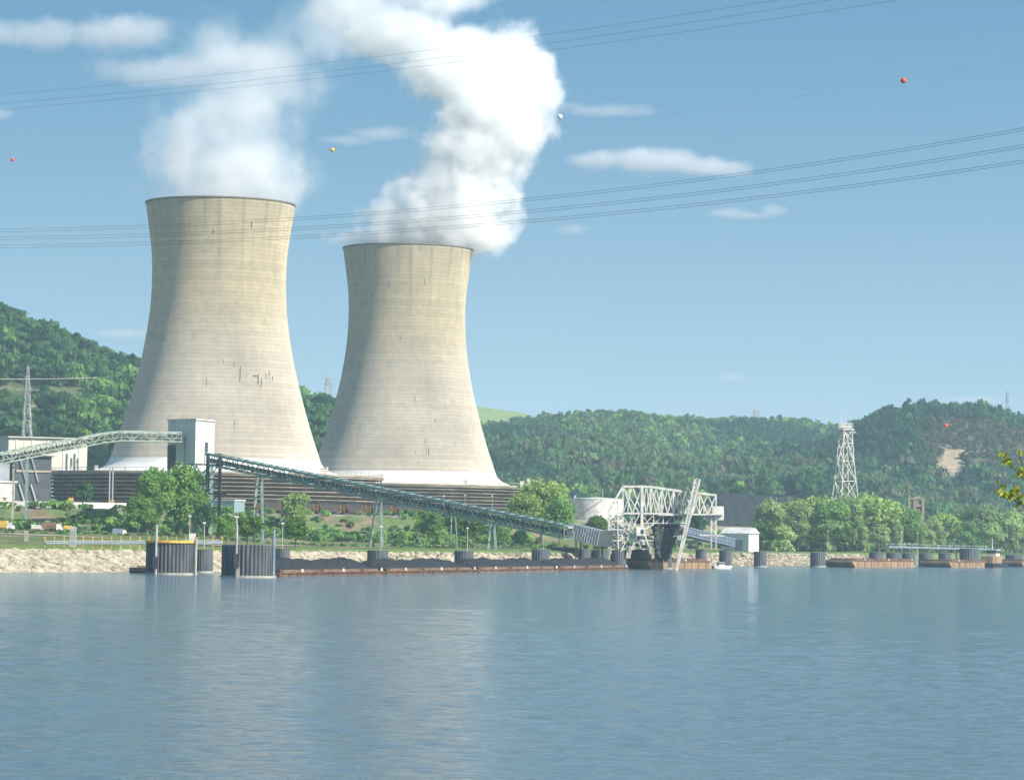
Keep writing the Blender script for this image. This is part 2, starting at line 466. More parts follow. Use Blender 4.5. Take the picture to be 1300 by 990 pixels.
def axis(segs):
    out = []
    for a, b, st in segs:
        out += list(np.arange(a, b, st))
    out.append(segs[-1][1])
    return np.array(out, float)
gx = axis([(-3400, -1400, 100), (-1400, -420, 30), (-420, 420, 3.5), (420, 1400, 30), (1400, 3400, 100)])
gy = axis([(-300, 0, 30), (0, 70, 4), (70, 480, 30), (480, 1320, 3.5), (1320, 3500, 14), (3500, 5000, 100)])
GX, GY = np.meshgrid(gx, gy)
GZ = height(GX, GY)
nx, ny = len(gx), len(gy)
ii = np.arange(nx * ny).reshape(ny, nx)
quads = np.stack([ii[:-1, :-1], ii[:-1, 1:], ii[1:, 1:], ii[1:, :-1]], -1).reshape(-1, 4)

def clearing(u, Y, Z):
    return (Y > 2100) & (u > 1165 + 12 * np.sin(Z * 0.2)) & (Z > 58) & (Z < 103)
def bare(u, Y, Z):
    return (Y > 2100) & (u > 1194 + 5 * np.sin(Z * 0.35)) & (u < 1224 + 4 * np.sin(Z * 0.5) - (74 - Z).clip(0, 20) * 0.5) & (Z > 60) & (Z < 80)
# ground zones kept as a vertex colour: ground cover (grass, dirt, meadow, woodland floor), darkened under the riprap
def ground_color(X, Y, Z):
    u = U(X, np.maximum(Y, 1)); sh = np.interp(u, *SHORE); te = np.interp(u, *TERR); d = Y - sh
    col = np.zeros(X.shape + (3,)); col[:] = (0.105, 0.165, 0.045)
    def put(mask, c): col[mask] = c
    n1 = vnoise(X, Y, 13, 1.0); n2 = vnoise(X, Y, 5, 4.0)
    put(d < 13, (0.19, 0.16, 0.115))  # ground colour darkened so the gaps between the boulders read as shaded
    put((d > 13) & (d < 45), (0.15, 0.23, 0.06))
    put((d > 45) & (n1 > 0.25), (0.17, 0.17, 0.075)); put((d > 60) & (n2 > 0.45), (0.13, 0.13, 0.065)); put((d > 60) & (n1 < -0.45), (0.21, 0.19, 0.11))
    put((d > te - sh - 55) & (d < te - sh), (0.12, 0.17, 0.06)); put((d > te - sh - 55) & (d < te - sh) & (n2 + n1 > 0.62), (0.22, 0.165, 0.105))
    put((d > te - sh - 5) & (Y < te + 250), (0.26, 0.23, 0.18))
    put(Y > te + 250, (0.045, 0.075, 0.028))
    put((Y > 2880) & (u > 560) & (u < 725), (0.22, 0.29, 0.12))
    put((Y > 3120) & (u > 1030) & (u < 1085), (0.28, 0.27, 0.12))
    put(clearing(u, Y, Z), (0.105, 0.10, 0.062))
    put(bare(u, Y, Z), (0.36, 0.29, 0.20))
    put((Y > 1500) & (u < 60) & (u > 5) & (Z > 72) & (Z < 80), (0.38, 0.28, 0.17))
    put((Y > 1500) & (u < 140) & (u > -200) & (Z > 84) & (Z < 90), (0.12, 0.14, 0.07))
    put(Y < 60, (0.08, 0.11, 0.04))
    return col
gcol = ground_color(GX.ravel(), GY.ravel(), GZ.ravel())

def ground_mat():
    m = bpy.data.materials.new('ground_cover')
    n, l, out = nt(m)
    b = n.new('ShaderNodeBsdfPrincipled'); b.inputs['Roughness'].default_value = 0.95; b.inputs['Specular IOR Level'].default_value = 0.1
    at = n.new('ShaderNodeAttribute'); at.attribute_name = 'tint'
    tc = n.new('ShaderNodeTexCoord')
    nz = n.new('ShaderNodeTexNoise'); nz.inputs['Scale'].default_value = 0.25; nz.inputs['Detail'].default_value = 8; nz.inputs['Roughness'].default_value = 0.7
    l.new(tc.outputs['Object'], nz.inputs['Vector'])
    mr = n.new('ShaderNodeMapRange'); mr.inputs['From Min'].default_value = 0.3; mr.inputs['From Max'].default_value = 0.7
    mr.inputs['To Min'].default_value = 0.55; mr.inputs['To Max'].default_value = 1.35; l.new(nz.outputs['Fac'], mr.inputs['Value'])
    vm = n.new('ShaderNodeVectorMath'); vm.operation = 'SCALE'; l.new(at.outputs['Color'], vm.inputs[0]); l.new(mr.outputs[0], vm.inputs['Scale'])
    l.new(vm.outputs[0], b.inputs['Base Color']); l.new(b.outputs[0], out.inputs['Surface'])
    bp = n.new('ShaderNodeBump'); bp.inputs['Strength'].default_value = 0.5; bp.inputs['Distance'].default_value = 0.6
    l.new(nz.outputs['Fac'], bp.inputs['Height']); l.new(bp.outputs[0], b.inputs['Normal'])
    return m
gme = np_mesh('ground', np.stack([GX, GY, GZ], -1).reshape(-1, 3), quads, mats=[ground_mat()], smooth=True, color=gcol)
tag(link('ground', gme), 'grassy river bank, industrial terrace and hills rising beyond the river', kind='structure')

# ------------------------------------------------------------------ water
def water_mat():
    m = bpy.data.materials.new('river_water')
    n, l, out = nt(m)
    b = n.new('ShaderNodeBsdfPrincipled')
    b.inputs['Base Color'].default_value = (0.095, 0.155, 0.190, 1)
    b.inputs['Roughness'].default_value = 0.09
    b.inputs['IOR'].default_value = 1.33
    l.new(b.outputs[0], out.inputs['Surface'])
    tc = n.new('ShaderNodeTexCoord')
    def layer(scale, sx, sy, dist, strength, prev, detail=4, rough=0.6):
        mp = n.new('ShaderNodeMapping'); mp.inputs['Scale'].default_value = (sx, sy, 1); mp.inputs['Rotation'].default_value = (0, 0, math.radians(12))
        nz = n.new('ShaderNodeTexNoise'); nz.inputs['Scale'].default_value = scale; nz.inputs['Detail'].default_value = detail; nz.inputs['Roughness'].default_value = rough
        nz.inputs['Distortion'].default_value = 0.3
        l.new(tc.outputs['Object'], mp.inputs[0]); l.new(mp.outputs[0], nz.inputs['Vector'])
        bp = n.new('ShaderNodeBump'); bp.inputs['Distance'].default_value = dist; bp.inputs['Strength'].default_value = strength
        l.new(nz.outputs['Fac'], bp.inputs['Height'])
        if prev: l.new(prev, bp.inputs['Normal'])
        return bp.outputs[0]
    a = layer(0.6, 0.7, 1.0, 0.32, 0.9, None, 6, 0.75)
    c = layer(0.12, 0.35, 1.0, 0.9, 0.5, a, 4)
    l.new(c, b.inputs['Normal'])
    return m
def river_mesh():
    r = np.random.default_rng(21)
    # rows get wider with distance, like the waves one can still tell apart
    ys = [86.0]
    while ys[-1] < 560: ys.append(ys[-1] + max(0.20, ys[-1] ** 2 * 1.25e-5))
    ys = np.array(ys); ux = np.linspace(-220, 1520, 620)
    UU, YY = np.meshgrid(ux, ys); XX = XU(UU, YY)
    cell_y = np.gradient(ys)[:, None]
    Z = np.zeros_like(XX)
    for k in range(60):
        lam = 0.75 * (9.0 / 0.75) ** (r.uniform(0, 1) ** 1.5)
        th = math.radians(80) + r.normal() * 0.62
        kx, ky = math.cos(th) * 2 * math.pi / lam, math.sin(th) * 2 * math.pi / lam
        amp = 0.0036 * lam ** 0.40
        fade = np.clip((lam * abs(1 / max(0.3, abs(math.sin(th)))) / cell_y - 2.0) / 2.5, 0, 1)
        gust = 0.70 + 0.5 * np.sin(XX / 37 + YY / 13 + 0.35 * k) * np.sin(YY / 23 - XX / 71 + 0.5 * k)
        Z += amp * fade * gust * np.sin(kx * XX + ky * YY + r.uniform(0, 6.28) + 0.8 * np.sin(XX / 13.0 + YY / 17.0 + k))
    e = np.clip((UU + 220) / 40, 0, 1) * np.clip((1520 - UU) / 40, 0, 1) * np.clip((YY - 86) / 4, 0, 1) * np.clip((560 - YY) / 40, 0, 1)
    Z *= e
    ny_, nx_ = XX.shape
    V = np.stack([XX, YY, Z], -1).reshape(-1, 3)
    ii_ = np.arange(nx_ * ny_).reshape(ny_, nx_)
    Q = np.stack([ii_[:-1, :-1], ii_[:-1, 1:], ii_[1:, 1:], ii_[1:, :-1]], -1).reshape(-1, 4)
    ext = np.array([(-3400, 40, 0), (3400, 40, 0), (3400, 3200, 0), (-3400, 3200, 0)], float)
    b = len(V); V = np.concatenate([V, ext])
    c00, c01, c11, c10 = ii_[0, 0], ii_[0, -1], ii_[-1, -1], ii_[-1, 0]
    Q = np.concatenate([Q, np.array([(b, b + 1, c01, c00), (b + 1, b + 2, c11, c01), (b + 2, b + 3, c10, c11), (b + 3, b, c00, c10)])])
    return np_mesh('river', V, Q, mats=[water_mat()], smooth=True)
wme = river_mesh()
tag(link('river', wme), 'wide blue river with small ripples in front of the power station', kind='structure')

# ------------------------------------------------------------------ riprap
def rock_field(name, n, u0, u1, d0, d1, smin, smax, label):
    ico_v, ico_f = [], []
    t = (1 + 5 ** 0.5) / 2
    iv = np.array([(-1, t, 0), (1, t, 0), (-1, -t, 0), (1, -t, 0), (0, -1, t), (0, 1, t), (0, -1, -t), (0, 1, -t), (t, 0, -1), (t, 0, 1), (-t, 0, -1), (-t, 0, 1)]) / 1.9
    jf = np.array([(0, 11, 5), (0, 5, 1), (0, 1, 7), (0, 7, 10), (0, 10, 11), (1, 5, 9), (5, 11, 4), (11, 10, 2), (10, 7, 6), (7, 1, 8), (3, 9, 4), (3, 4, 2), (3, 2, 6), (3, 6, 8), (3, 8, 9), (4, 9, 5), (2, 4, 11), (6, 2, 10), (8, 6, 7), (9, 8, 1)])
    u = rng.uniform(u0, u1, n); d = rng.uniform(d0, d1, n)
    Y = np.interp(u, *SHORE) + d
    X = XU(u, Y); Z = height(X, Y)
    s = rng.uniform(smin, smax, n) * rng.uniform(0.6, 1.0, n)
    V = iv[None] * (1 + rng.uniform(-0.3, 0.3, (n, 12, 1)))
    V = V * (s[:, None] * 0.5)[:, None, :] if False else V * s[:, None, None] * 0.5
    V = V * np.stack([rng.uniform(0.8, 1.5, n), rng.uniform(0.8, 1.4, n), rng.uniform(0.5, 0.9, n)], -1)[:, None, :]
    V = V + np.stack([X, Y, Z + 0.1 * s], -1)[:, None, :]
    Fc = jf[None] + (np.arange(n) * 12)[:, None, None]
    me = np_mesh(name, V.reshape(-1, 3), tris=Fc.reshape(-1, 3), mats=[M['rock']])
    tag(link(name, me), label, kind='stuff')
rock_field('riprap', 10000, -120, 470, -5, 13, 0.5, 1.6, 'pale boulders of the riprap along the river bank')
rock_field('riprap', 5000, 470, 1100, -5, 13, 0.5, 1.8, 'pale boulders of the riprap behind the coal barges')

# ------------------------------------------------------------------ foliage
def crown_cloud(r, n, leaf, lobes, squash=1.0, out=0.75):
    """leaf quads gathered in lobes: returns (n,4,3) verts for a crown of unit-ish size (x,y in -1..1, z 0..1)"""
    which = r.integers(0, len(lobes), n)
    L = np.array(lobes)[which]                       # cx, cy, cz, rx, rz
    v = r.normal(size=(n, 3)); v /= np.linalg.norm(v, axis=1)[:, None]
    v[:, 2] = np.where(v[:, 2] < -0.3, -v[:, 2] * 0.6, v[:, 2])
    rad = r.uniform(0.55, 1.08, n) ** 0.7
    c = L[:, :3] + v * rad[:, None] * np.stack([L[:, 3], L[:, 3], L[:, 4]], -1)
    nrm = v * out + r.normal(size=(n, 3)) * 0.45
    nrm /= np.linalg.norm(nrm, axis=1)[:, None]
    t = np.cross(nrm, r.normal(size=(n, 3))); t /= np.linalg.norm(t, axis=1)[:, None]
    b = np.cross(nrm, t)
    s = (leaf * r.uniform(0.6, 1.4, n))[:, None]
    w = r.uniform(0.6, 1.0, n)[:, None]
    q = np.stack([c - t * s - b * s * w, c + t * s * 0.7 - b * s * w, c + t * s + b * s * w * 0.6, c - t * s * 0.5 + b * s * w], 1)
    return q, which

def lobes_for(r, k, kind='round'):
    out = []
    for i in range(k):
        if kind == 'tall':
            z = r.uniform(0.18, 0.88); rr = 0.62 * (1 - abs(z - 0.45) * 0.9)
            a = r.uniform(0, 6.28); q = r.uniform(0.1, 0.5) * rr
            out.append((q * math.cos(a) * 1.5, q * math.sin(a) * 1.5, z, 0.33 * r.uniform(0.8, 1.3), 0.13 * r.uniform(0.8, 1.4)))
        else:
            z = r.uniform(0.30, 0.84); rr = math.sqrt(max(0.05, 1 - ((z - 0.55) / 0.5) ** 2))
            a = r.uniform(0, 6.28); q = r.uniform(0.15, 0.68) * rr
            out.append((q * math.cos(a), q * math.sin(a), z, 0.38 * r.uniform(0.7, 1.2), 0.19 * r.uniform(0.7, 1.2)))
    return out

def tree_tint(r, which, base, var=0.25):
    nl = which.max() + 1
    lt = 1 + r.uniform(-var, var, nl)
    col = np.array(base)[None] * lt[which][:, None] * (1 + r.uniform(-0.15, 0.15, len(which)))[:, None]
    return np.repeat(np.clip(col, 0.005, 0.6), 4, axis=0)

GREENS = {
    'fresh': (0.190, 0.340, 0.085), 'mid': (0.075, 0.170, 0.060), 'dark': (0.030, 0.088, 0.048),
    'pale': (0.350, 0.480, 0.180), 'olive': (0.120, 0.180, 0.070), 'bud': (0.125, 0.150, 0.080)}

def make_tree(seed, hgt, wid, kind, tint, n=2600, leaf=0.42, lobes=18, bare=0.12):
    r = np.random.default_rng(seed)
    q, wh = crown_cloud(r, n, leaf, [(a * wid / 2, b * wid / 2, (bare + (1 - bare) * c) * hgt, d * wid / 2 * 1.25, e * hgt * 1.1) for a, b, c, d, e in lobes_for(r, lobes, kind)])
    V = q.reshape(-1, 3)
    Q = np.arange(len(V)).reshape(-1, 4)
    root = empty('broadleaf_tree')
    me = np_mesh('crown', V, Q, mats=[M['leaves']], color=tree_tint(r, wh, GREENS[tint] if isinstance(tint, str) else tint))
    link('crown', me, root)
    t = MB()
    t.tube([(0, 0, -0.6), (0.1, 0, hgt * 0.3), (0.0, 0.1, hgt * 0.65)], [hgt * 0.018, hgt * 0.013, hgt * 0.005], 6)
    for k in range(7):
        a = r.uniform(0, 6.28); z = hgt * r.uniform(0.2, 0.55); L = wid * 0.38
        t.tube([(0, 0, z), (L * 0.5 * math.cos(a), L * 0.5 * math.sin(a), z + hgt * 0.1), (L * math.cos(a), L * math.sin(a), z + hgt * 0.24)], [hgt * 0.007, hgt * 0.005, hgt * 0.002], 5)
    t.build('trunk', M['bark'], root)
    return root

def bury(o, loc, s=1.0, sz=None, rz=None):
    o.location = loc; o.scale = (s, s, sz or s); o.rotation_euler = (0, 0, rz if rz is not None else random.uniform(0, 6.28))

# --- woods on the hills: one mesh per hillside
def wood(name, n, u0, u1, Y0, Y1, size, label, tints, leafs=70, skip=None, lf=0.11, thin=None):
    leafs = int(leafs * 1.35)
    r = np.random.default_rng(hash(name + label) % 1000 if False else len(label) * 7 + int(Y0))
    protos = []
    for k in range(8):
        q, wh = crown_cloud(r, leafs, lf, [(a * 0.8, b * 0.8, c * 1.15 - 0.1, d * 1.15, e * 1.3) for a, b, c, d, e in lobes_for(r, 5, 'round')], out=1.1)
        protos.append(q.reshape(-1, 3))
    Y = np.sqrt(r.uniform(Y0 ** 2, Y1 ** 2, n)); u = r.uniform(u0, u1, n); X = XU(u, Y)
    Z = height(X, Y)
    # visible slopes only: ground facing the camera or near the crest
    dz = height(X, Y + 25) - height(X, Y - 25)
    keep = dz > -7
    if skip is not None: keep &= ~skip(u, Y, X, Z)
    X, Y, Z, u = X[keep], Y[keep], Z[keep], u[keep]
    m = len(X)
    s = r.uniform(0.6, 1.3, m) * size
    th = thin(u, Y, X, Z) if thin is not None else np.zeros(m, bool)
    s = np.where(th, s * 0.42, s)
    Vs, Cs = [], []
    tn = np.array([GREENS[t] if isinstance(t, str) else t for t in tints])
    ch = np.clip(((vnoise(X, Y * 0.6, 75, 3.0) * 0.6 + 0.5 + r.uniform(-0.25, 0.25, m)) * len(tints)).astype(int), 0, len(tints) - 1)
    for i in range(m):
        p = protos[r.integers(0, 8)]
        a = r.uniform(0, 6.28); co, si = math.cos(a), math.sin(a)
        hh = s[i] * r.uniform(0.75, 1.15)
        v = np.stack([(p[:, 0] * co - p[:, 1] * si) * s[i] * 0.68, (p[:, 0] * si + p[:, 1] * co) * s[i] * 0.68, p[:, 2] * hh], -1)
        v += (X[i], Y[i], Z[i] - 0.18 * s[i])
        Vs.append(v)
        c = (np.array((0.115, 0.115, 0.070)) if th[i] and r.uniform() < 0.75 else tn[ch[i]]) * r.uniform(0.78, 1.28)
        Cs.append(np.repeat(c[None] * (1 + r.uniform(-0.12, 0.12, (len(p) // 4, 1))), 4, axis=0))
    V = np.concatenate(Vs); Cc = np.concatenate(Cs)
    me = np_mesh(name, V, np.arange(len(V)).reshape(-1, 4), mats=[M['leaves']], color=Cc)
    return tag(link(name, me), label, kind='stuff')

wood('woods', 4600, -260, 470, 1480, 1990, 11.5, 'dense green woodland covering the steep hill behind the left cooling tower',
     ['dark', 'mid', 'mid', 'dark', 'mid', 'fresh'], 90,
     skip=lambda u, Y, X, Z: ((Z > 76) & (Z < 90) & (u < 120)) | ((Z > 70) & (Z < 84) & (u < 46) & (u > 8)))
wood('woods', 7500, 520, 1420, 2720, 3330, 13, 'hazy woodland on the farthest ridge with open meadow at its crest',
     ['dark', 'mid', 'mid', 'fresh', 'olive', 'mid'], 60,
     skip=lambda u, Y, X, Z: ((u > 575) & (u < 728) & (Y > np.where(u > 640, 2985, 3040) + 40 * np.sin(X * 0.05))) | ((u > 1035) & (u < 1080) & (Y > 3180)))
wood('woods', 6500, 1000, 1760, 2080, 2680, 12, 'dark woodland covering the right-hand hill around a bare brown patch', thin=lambda u, Y, X, Z: clearing(u, Y, Z), tints=
     ['dark', 'dark', (0.034, 0.095, 0.055), 'mid'], leafs=70,
     skip=lambda u, Y, X, Z: bare(u, Y, Z) | bare(u, Y, Z + 9))
wood('woods', 4200, 560, 1420, 1980, 2400, 14.5, 'mixed spring woodland on the middle hills behind the coal unloader', thin=lambda u, Y, X, Z: clearing(u, Y, Z), tints=
     ['dark', 'dark', 'mid', 'bud', 'mid', 'olive'], leafs=100, skip=lambda u, Y, X, Z: bare(u, Y, Z) | bare(u, Y, Z + 9))
wood('woods', 2200, 600, 1400, 1720, 2010, 13, 'leafy valley woodland at the foot of the hills on the right',
     ['mid', 'dark', 'mid', 'fresh', 'bud'], 100, skip=lambda u, Y, X, Z: (u > 900) & (u < 1030) & (Y < 1960))

# ------------------------------------------------------------------ cooling towers
PROF = [(141.0, 30.0), (136, 29.35), (130, 28.4), (122, 27.35), (114, 26.95), (106, 27.05), (98, 27.5), (90, 28.5), (80, 30.2), (70, 32.5),
        (60, 35.2), (50, 38.2), (43, 40.6), (38, 42.3)]
GZ0 = 15.7
def cooling_tower(px, Y, label, ring_r, ztop=141.0, deck_z=32.6):
    c = P(px, 640, Y); X0 = c.x
    root = empty('cooling_tower', (X0, Y, GZ0))
    zs = np.linspace(38, 141, 90)
    rr = np.interp(zs, [p[0] for p in PROF][::-1], [p[1] for p in PROF][::-1])
    k = np.array([1, 2, 3, 2, 1]) / 9.0
    rr = np.convolve(np.pad(rr, 2, mode='reflect', reflect_type='odd'), k, 'valid')
    prof = [(float(r), float(z - GZ0)) for r, z in zip(rr, zs)]
    sh = MB()
    inner = [(r - 0.9, z) for r, z in reversed(prof)]
    sh.lathe(prof + inner, n=144)
    shell_o = sh.build('shell', M['shell'], root, smooth=True)
    rim = MB()
    rt, zt = prof[-1]
    rim.lathe([(rt - 1.1, zt - 0.2), (rt - 1.1, zt + 0.6), (rt + 0.4, zt + 0.6), (rt + 0.4, zt + 0.1), (rt + 0.05, zt - 0.1)], n=144)
    rim.build('rim', M['rim_concrete'], shell_o)
    # white flared foot of the shell
    fl = [(42.25, 38 - GZ0 + 0.05), (42.9, 36.6 - GZ0), (44.2, 35.2 - GZ0), (46.4, 33.9 - GZ0), (49.5, deck_z - GZ0 + 0.1), (56, deck_z - GZ0 - 0.6)]
    MB().lathe(fl, n=144).build('skirt', M['skirt'], root, smooth=True)
    # annular deck on top of the fill
    dz = deck_z - GZ0
    MB().lathe([(47, dz - 0.55), (ring_r + 0.9, dz - 0.55), (ring_r + 0.9, dz - 1.3), (47, dz - 1.3)], n=144).build('deck', M['deck'], root); deck_o = [c for c in root.children if c.name.startswith('deck')][0]
    # louvred fill: inclined blades over a dark core
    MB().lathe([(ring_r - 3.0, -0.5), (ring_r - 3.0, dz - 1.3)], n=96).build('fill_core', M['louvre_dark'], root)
    lv = MB()
    nb = 9
    for i in range(nb):
        z0 = 0.9 + i * (dz - 3.2) / nb
        lv.lathe([(ring_r - 2.3, z0), (ring_r + 0.35, z0 + 0.75), (ring_r + 0.35, z0 + 1.0), (ring_r - 2.3, z0 + 0.22)], n=96)
    lv.lathe([(ring_r + 0.5, dz - 2.0), (ring_r + 0.5, dz - 1.3), (ring_r - 0.4, dz - 1.3), (ring_r - 0.4, dz - 2.0), (ring_r + 0.5, dz - 2.0)], n=96)
    lv_o = lv.build('louvres', M['louvre'], root)
    ps = MB()
    for i in range(72):
        a = 2 * math.pi * i / 72
        p = Vector((math.cos(a), math.sin(a), 0))
        ps.beam(p * (ring_r + 0.1) + Vector((0, 0, -0.5)), p * (ring_r + 0.1) + Vector((0, 0, dz - 1.5)), 0.35)
    ps.build('fill_posts', M['louvre_dark'], lv_o)
    rl = MB()
    for i in range(120):
        a = 2 * math.pi * i / 120; p = Vector((math.cos(a), math.sin(a), 0)) * (ring_r + 0.5)
        rl.beam(p + Vector((0, 0, dz - 0.6)), p + Vector((0, 0, dz + 0.6)), 0.12)
    rl.lathe([(ring_r + 0.44, dz + 0.55), (ring_r + 0.56, dz + 0.55), (ring_r + 0.56, dz + 0.7), (ring_r + 0.44, dz + 0.7)], n=120)
    rl.build('railing', M['deck'], deck_o)
    tag(root, label, 'cooling tower', 'concrete cooling towers beside the river')
    return root, (X0, Y)

towA, cA = cooling_tower(272.5, 1270, 'left, nearer cooling tower, concrete hyperboloid with white skirt, giving off thin steam', 67)
towB, cB = cooling_tower(512.5, 1455, 'right cooling tower, farther concrete hyperboloid under the thick white steam plume', 65)

def shell_r(z):
    return float(np.interp(z, [p[0] for p in PROF][::-1], [p[1] for p in PROF][::-1]))

def stain_marks(root, spots, cx):
    for (px, y0, y1, w) in spots:
        s = MB()
        Y = root.location.y
        p0 = P(px, y0, Y - 30); p1 = P(px, y1, Y - 30)
        n = 6; left, right = [], []
        for i in range(n + 1):
            z = p0.z + (p1.z - p0.z) * i / n
            r = shell_r(z) + 0.05
            dx = p0.x - root.location.x
            wob = w * (0.5 + 0.5 * math.sin(math.pi * (i + 0.6) / (n + 1.2))) * random.uniform(0.6, 1.1) / 3.15 / 2
            for sg, L in ((-1, left), (1, right)):
                x = dx + sg * wob
                L.append((x, -math.sqrt(max(r * r - x * x, 0)) , z - GZ0))
        b = len(s.v)
        s.v += left + right
        for i in range(n): s.f.append((b + i, b + n + 1 + i, b + n + 2 + i, b + i + 1))
        s.build('rain_stain', M['stain'], [c for c in root.children if c.name.startswith('shell')][0])
stain_marks(towA, [(305, 464, 486, 1.8), (327, 474, 487, 2.4), (331, 477, 492, 1.2), (323, 476, 478, 8), (336, 472, 480, 1), (340, 469, 478, 1.2), (344, 476, 482, 1.4), (263, 480, 494, 0.9),
                   (318, 279, 289, 1.5), (270, 290, 296, 1.2), (297, 459, 466, 0.8), (284, 455, 462, 0.8)], 0)
stain_marks(towB, [(527, 504, 511, 1.3), (552.5, 532, 537, 1.2), (457, 538, 546, 0.8), (455, 555, 565, 0.8), (545, 568, 579, 1.4), (542, 571, 578, 0.8), (528, 572, 576, 1.6), (532, 585, 588, 1),
                   (539, 352, 362, 1.0), (493, 354, 366, 0.9), (472, 368, 374, 1.0), (508, 428, 431, 1.5), (463, 315, 330, 0.9), (476, 312, 326, 0.8), (533, 312, 318, 0.9)], 0)

# plant on the decks
def deck_plant(root, a_list, ring_r):
    dk_ = [c for c in root.children if c.name.startswith('deck')][0]
    for a, r, hh, w in a_list:
        x, y = r * math.cos(a), r * math.sin(a); z = 32.6 - GZ0 - 0.6
        m = MB(); m.box((x, y, z + hh / 2), (w, w, hh)); m.box((x, y, z + hh + 0.1), (w * 1.2, w * 1.2, 0.2))
        m.build('vent_stack' if hh > 2.4 and w < 1.3 else 'deck_box', M['white_steel'], dk_)
deck_plant(towB, [(math.radians(a), 58, h_, w_) for a, h_, w_ in ((-150, 3, 0.5), (-120, 4.5, 0.8), (-116, 4.5, 0.8), (-118, 2.2, 3), (-60, 2, 2), (-20, 2.5, 2), (-8, 4, 1.2), (-2, 2.5, 0.6), (5, 2.5, 0.5), (-40, 1.5, 1.5))], 65)
deck_plant(towA, [(math.radians(a), 60, h_, w_) for a, h_, w_ in ((-75, 2.2, 2), (-73, 2.6, 0.8), (-40, 2.5, 2.5), (-38, 3, .6), (-135, 2, 1.2), (-150, 3, 0.6), (-155, 2, 0.6), (-120, 1.5, 1.5))], 67)

# riser pipe at the end of the left fill
rp = MB()
p = [P(44, 640, 1215), P(44, 620, 1215), P(46, 604, 1215), P(51, 596, 1215), P(62, 592.5, 1215)]
rp.tube(p, 2.1, 16)
rp.build('riser_pipe', M['galv'], None, smooth=True)
tag(bpy.data.objects['riser_pipe'], 'large grey bent pipe rising into the left end of the louvred fill', 'pipe')

# ------------------------------------------------------------------ transfer house and conveyors
def building(name, corners, z0, z1, m_wall, label, cat, m_roof=None, over=0.4, extra=None, group=None):
    """corners: 4 world xy in order (counter-clockwise from above)"""
    cx = sum(c[0] for c in corners) / 4; cy_ = sum(c[1] for c in corners) / 4
    root = empty(name, (cx, cy_, z0))
    w = MB((cx, cy_, z0))
    w.hull8([(x, y, z0) for x, y in corners] + [(x, y, z1) for x, y in corners])
    w.build('wall', m_wall, root, loc=(0, 0, 0))
    rf = MB((cx, cy_, z0))
    o = [(cx + (x - cx) * (1 + over / 6), cy_ + (y - cy_) * (1 + over / 6)) for x, y in corners]
    rf.hull8([(x, y, z1 + 0.003) for x, y in o] + [(x, y, z1 + 0.45) for x, y in o])
    rf.build('roof', m_roof or m_wall, root, loc=(0, 0, 0))
    if extra: extra(root, Vector((cx, cy_, z0)))
    tag(root, label, cat, group)
    return root

def quad_from(px0, px1, px2, Y, depth_l, depth_r=None):
    """box whose nearest corner shows at px1; left face runs back to px0, right face runs back to px2"""
    a = Vector((XU(px1, Y), Y))
    Yl = Y + depth_l; Yr = Y + (depth_r or depth_l)
    l_ = Vector((XU(px0, Yl), Yl)); r_ = Vector((XU(px2, Yr), Yr))
    b = l_ + (r_ - a)
    return [tuple(a), tuple(r_), tuple(b), tuple(l_)]

def vdoor(root, o, p0, p1, z0, z1, name, m_, push=0.08, t=0.12):
    """thin panel set on the wall between plan points p0 and p1"""
    p0 = Vector((*p0, 0)); p1 = Vector((*p1, 0)); d = (p1 - p0).normalized(); n_ = Vector((d.y, -d.x, 0))
    q = []
    for z in (z0, z1):
        for pt, k in ((p0, push), (p1, push), (p1, -t), (p0, -t)):
            v = pt + n_ * k; q.append((v.x, v.y, z))
    MB(o).hull8(q).build(name, m_, root, loc=(0, 0, 0))

def lerp2(a, b, t): return (a[0] + (b[0] - a[0]) * t, a[1] + (b[1] - a[1]) * t)

TY = 955
q4 = quad_from(214, 249, 273, TY, 10, 12)
ztop = P(245, 533, TY).z; zlow = P(245, 588, TY).z; zg = hz(q4[0][0], q4[0][1])
def tt_extra(root, o):
    a, r_, b, l_ = q4
    # ribs and open dark bay on the left face
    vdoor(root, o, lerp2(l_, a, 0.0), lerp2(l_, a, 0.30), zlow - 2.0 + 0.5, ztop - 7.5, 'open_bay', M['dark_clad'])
    vdoor(root, o, lerp2(l_, a, 0.60), lerp2(l_, a, 0.66), zlow + 0.5, ztop - 5, 'downpipe', M['grey_sheet'])
    vdoor(root, o, lerp2(a, r_, 0.50), lerp2(a, r_, 0.66), zlow + 3.6, zlow + 6.6, 'vent', M['dark_clad'])
    vdoor(root, o, lerp2(a, r_, 0.05), lerp2(a, r_, 0.09), zlow + 0.5, ztop - 0.3, 'corner_trim', M['white_paint'])
    sm = MB(o)
    for k in range(9):
        t = (k + 0.5) / 9
        for A_, B_ in ((l_, a), (a, r_)):
            p = lerp2(A_, B_, t); sm.box((p[0], p[1], (zlow + ztop) / 2), (0.10, 0.10, ztop - zlow - 0.2))
    sm.build('cladding_seams', M['grey_sheet'], root, loc=(0, 0, 0))
    for c in q4:
        c2 = lerp2(c, (o.x, o.y), 0.08)
        MB(o).box((c2[0], c2[1], (zg + zlow) / 2), (0.9, 0.9, zlow - zg)).build('leg', M['green_steel'], root, loc=(0, 0, 0))
    br = MB(o)
    cs = [lerp2(c, (o.x, o.y), 0.08) for c in q4]
    for i in range(4):
        c0, c1 = cs[i], cs[(i + 1) % 4]
        for k in range(3):
            za = zg + (zlow - zg) * k / 3; zb = zg + (zlow - zg) * (k + 1) / 3
            br.beam((*c0, za), (*c1, zb), 0.35); br.beam((*c1, za), (*c0, zb), 0.35); br.beam((*c0, zb), (*c1, zb), 0.4)
    br.build('bracing', M['green_steel'], root, loc=(0, 0, 0))
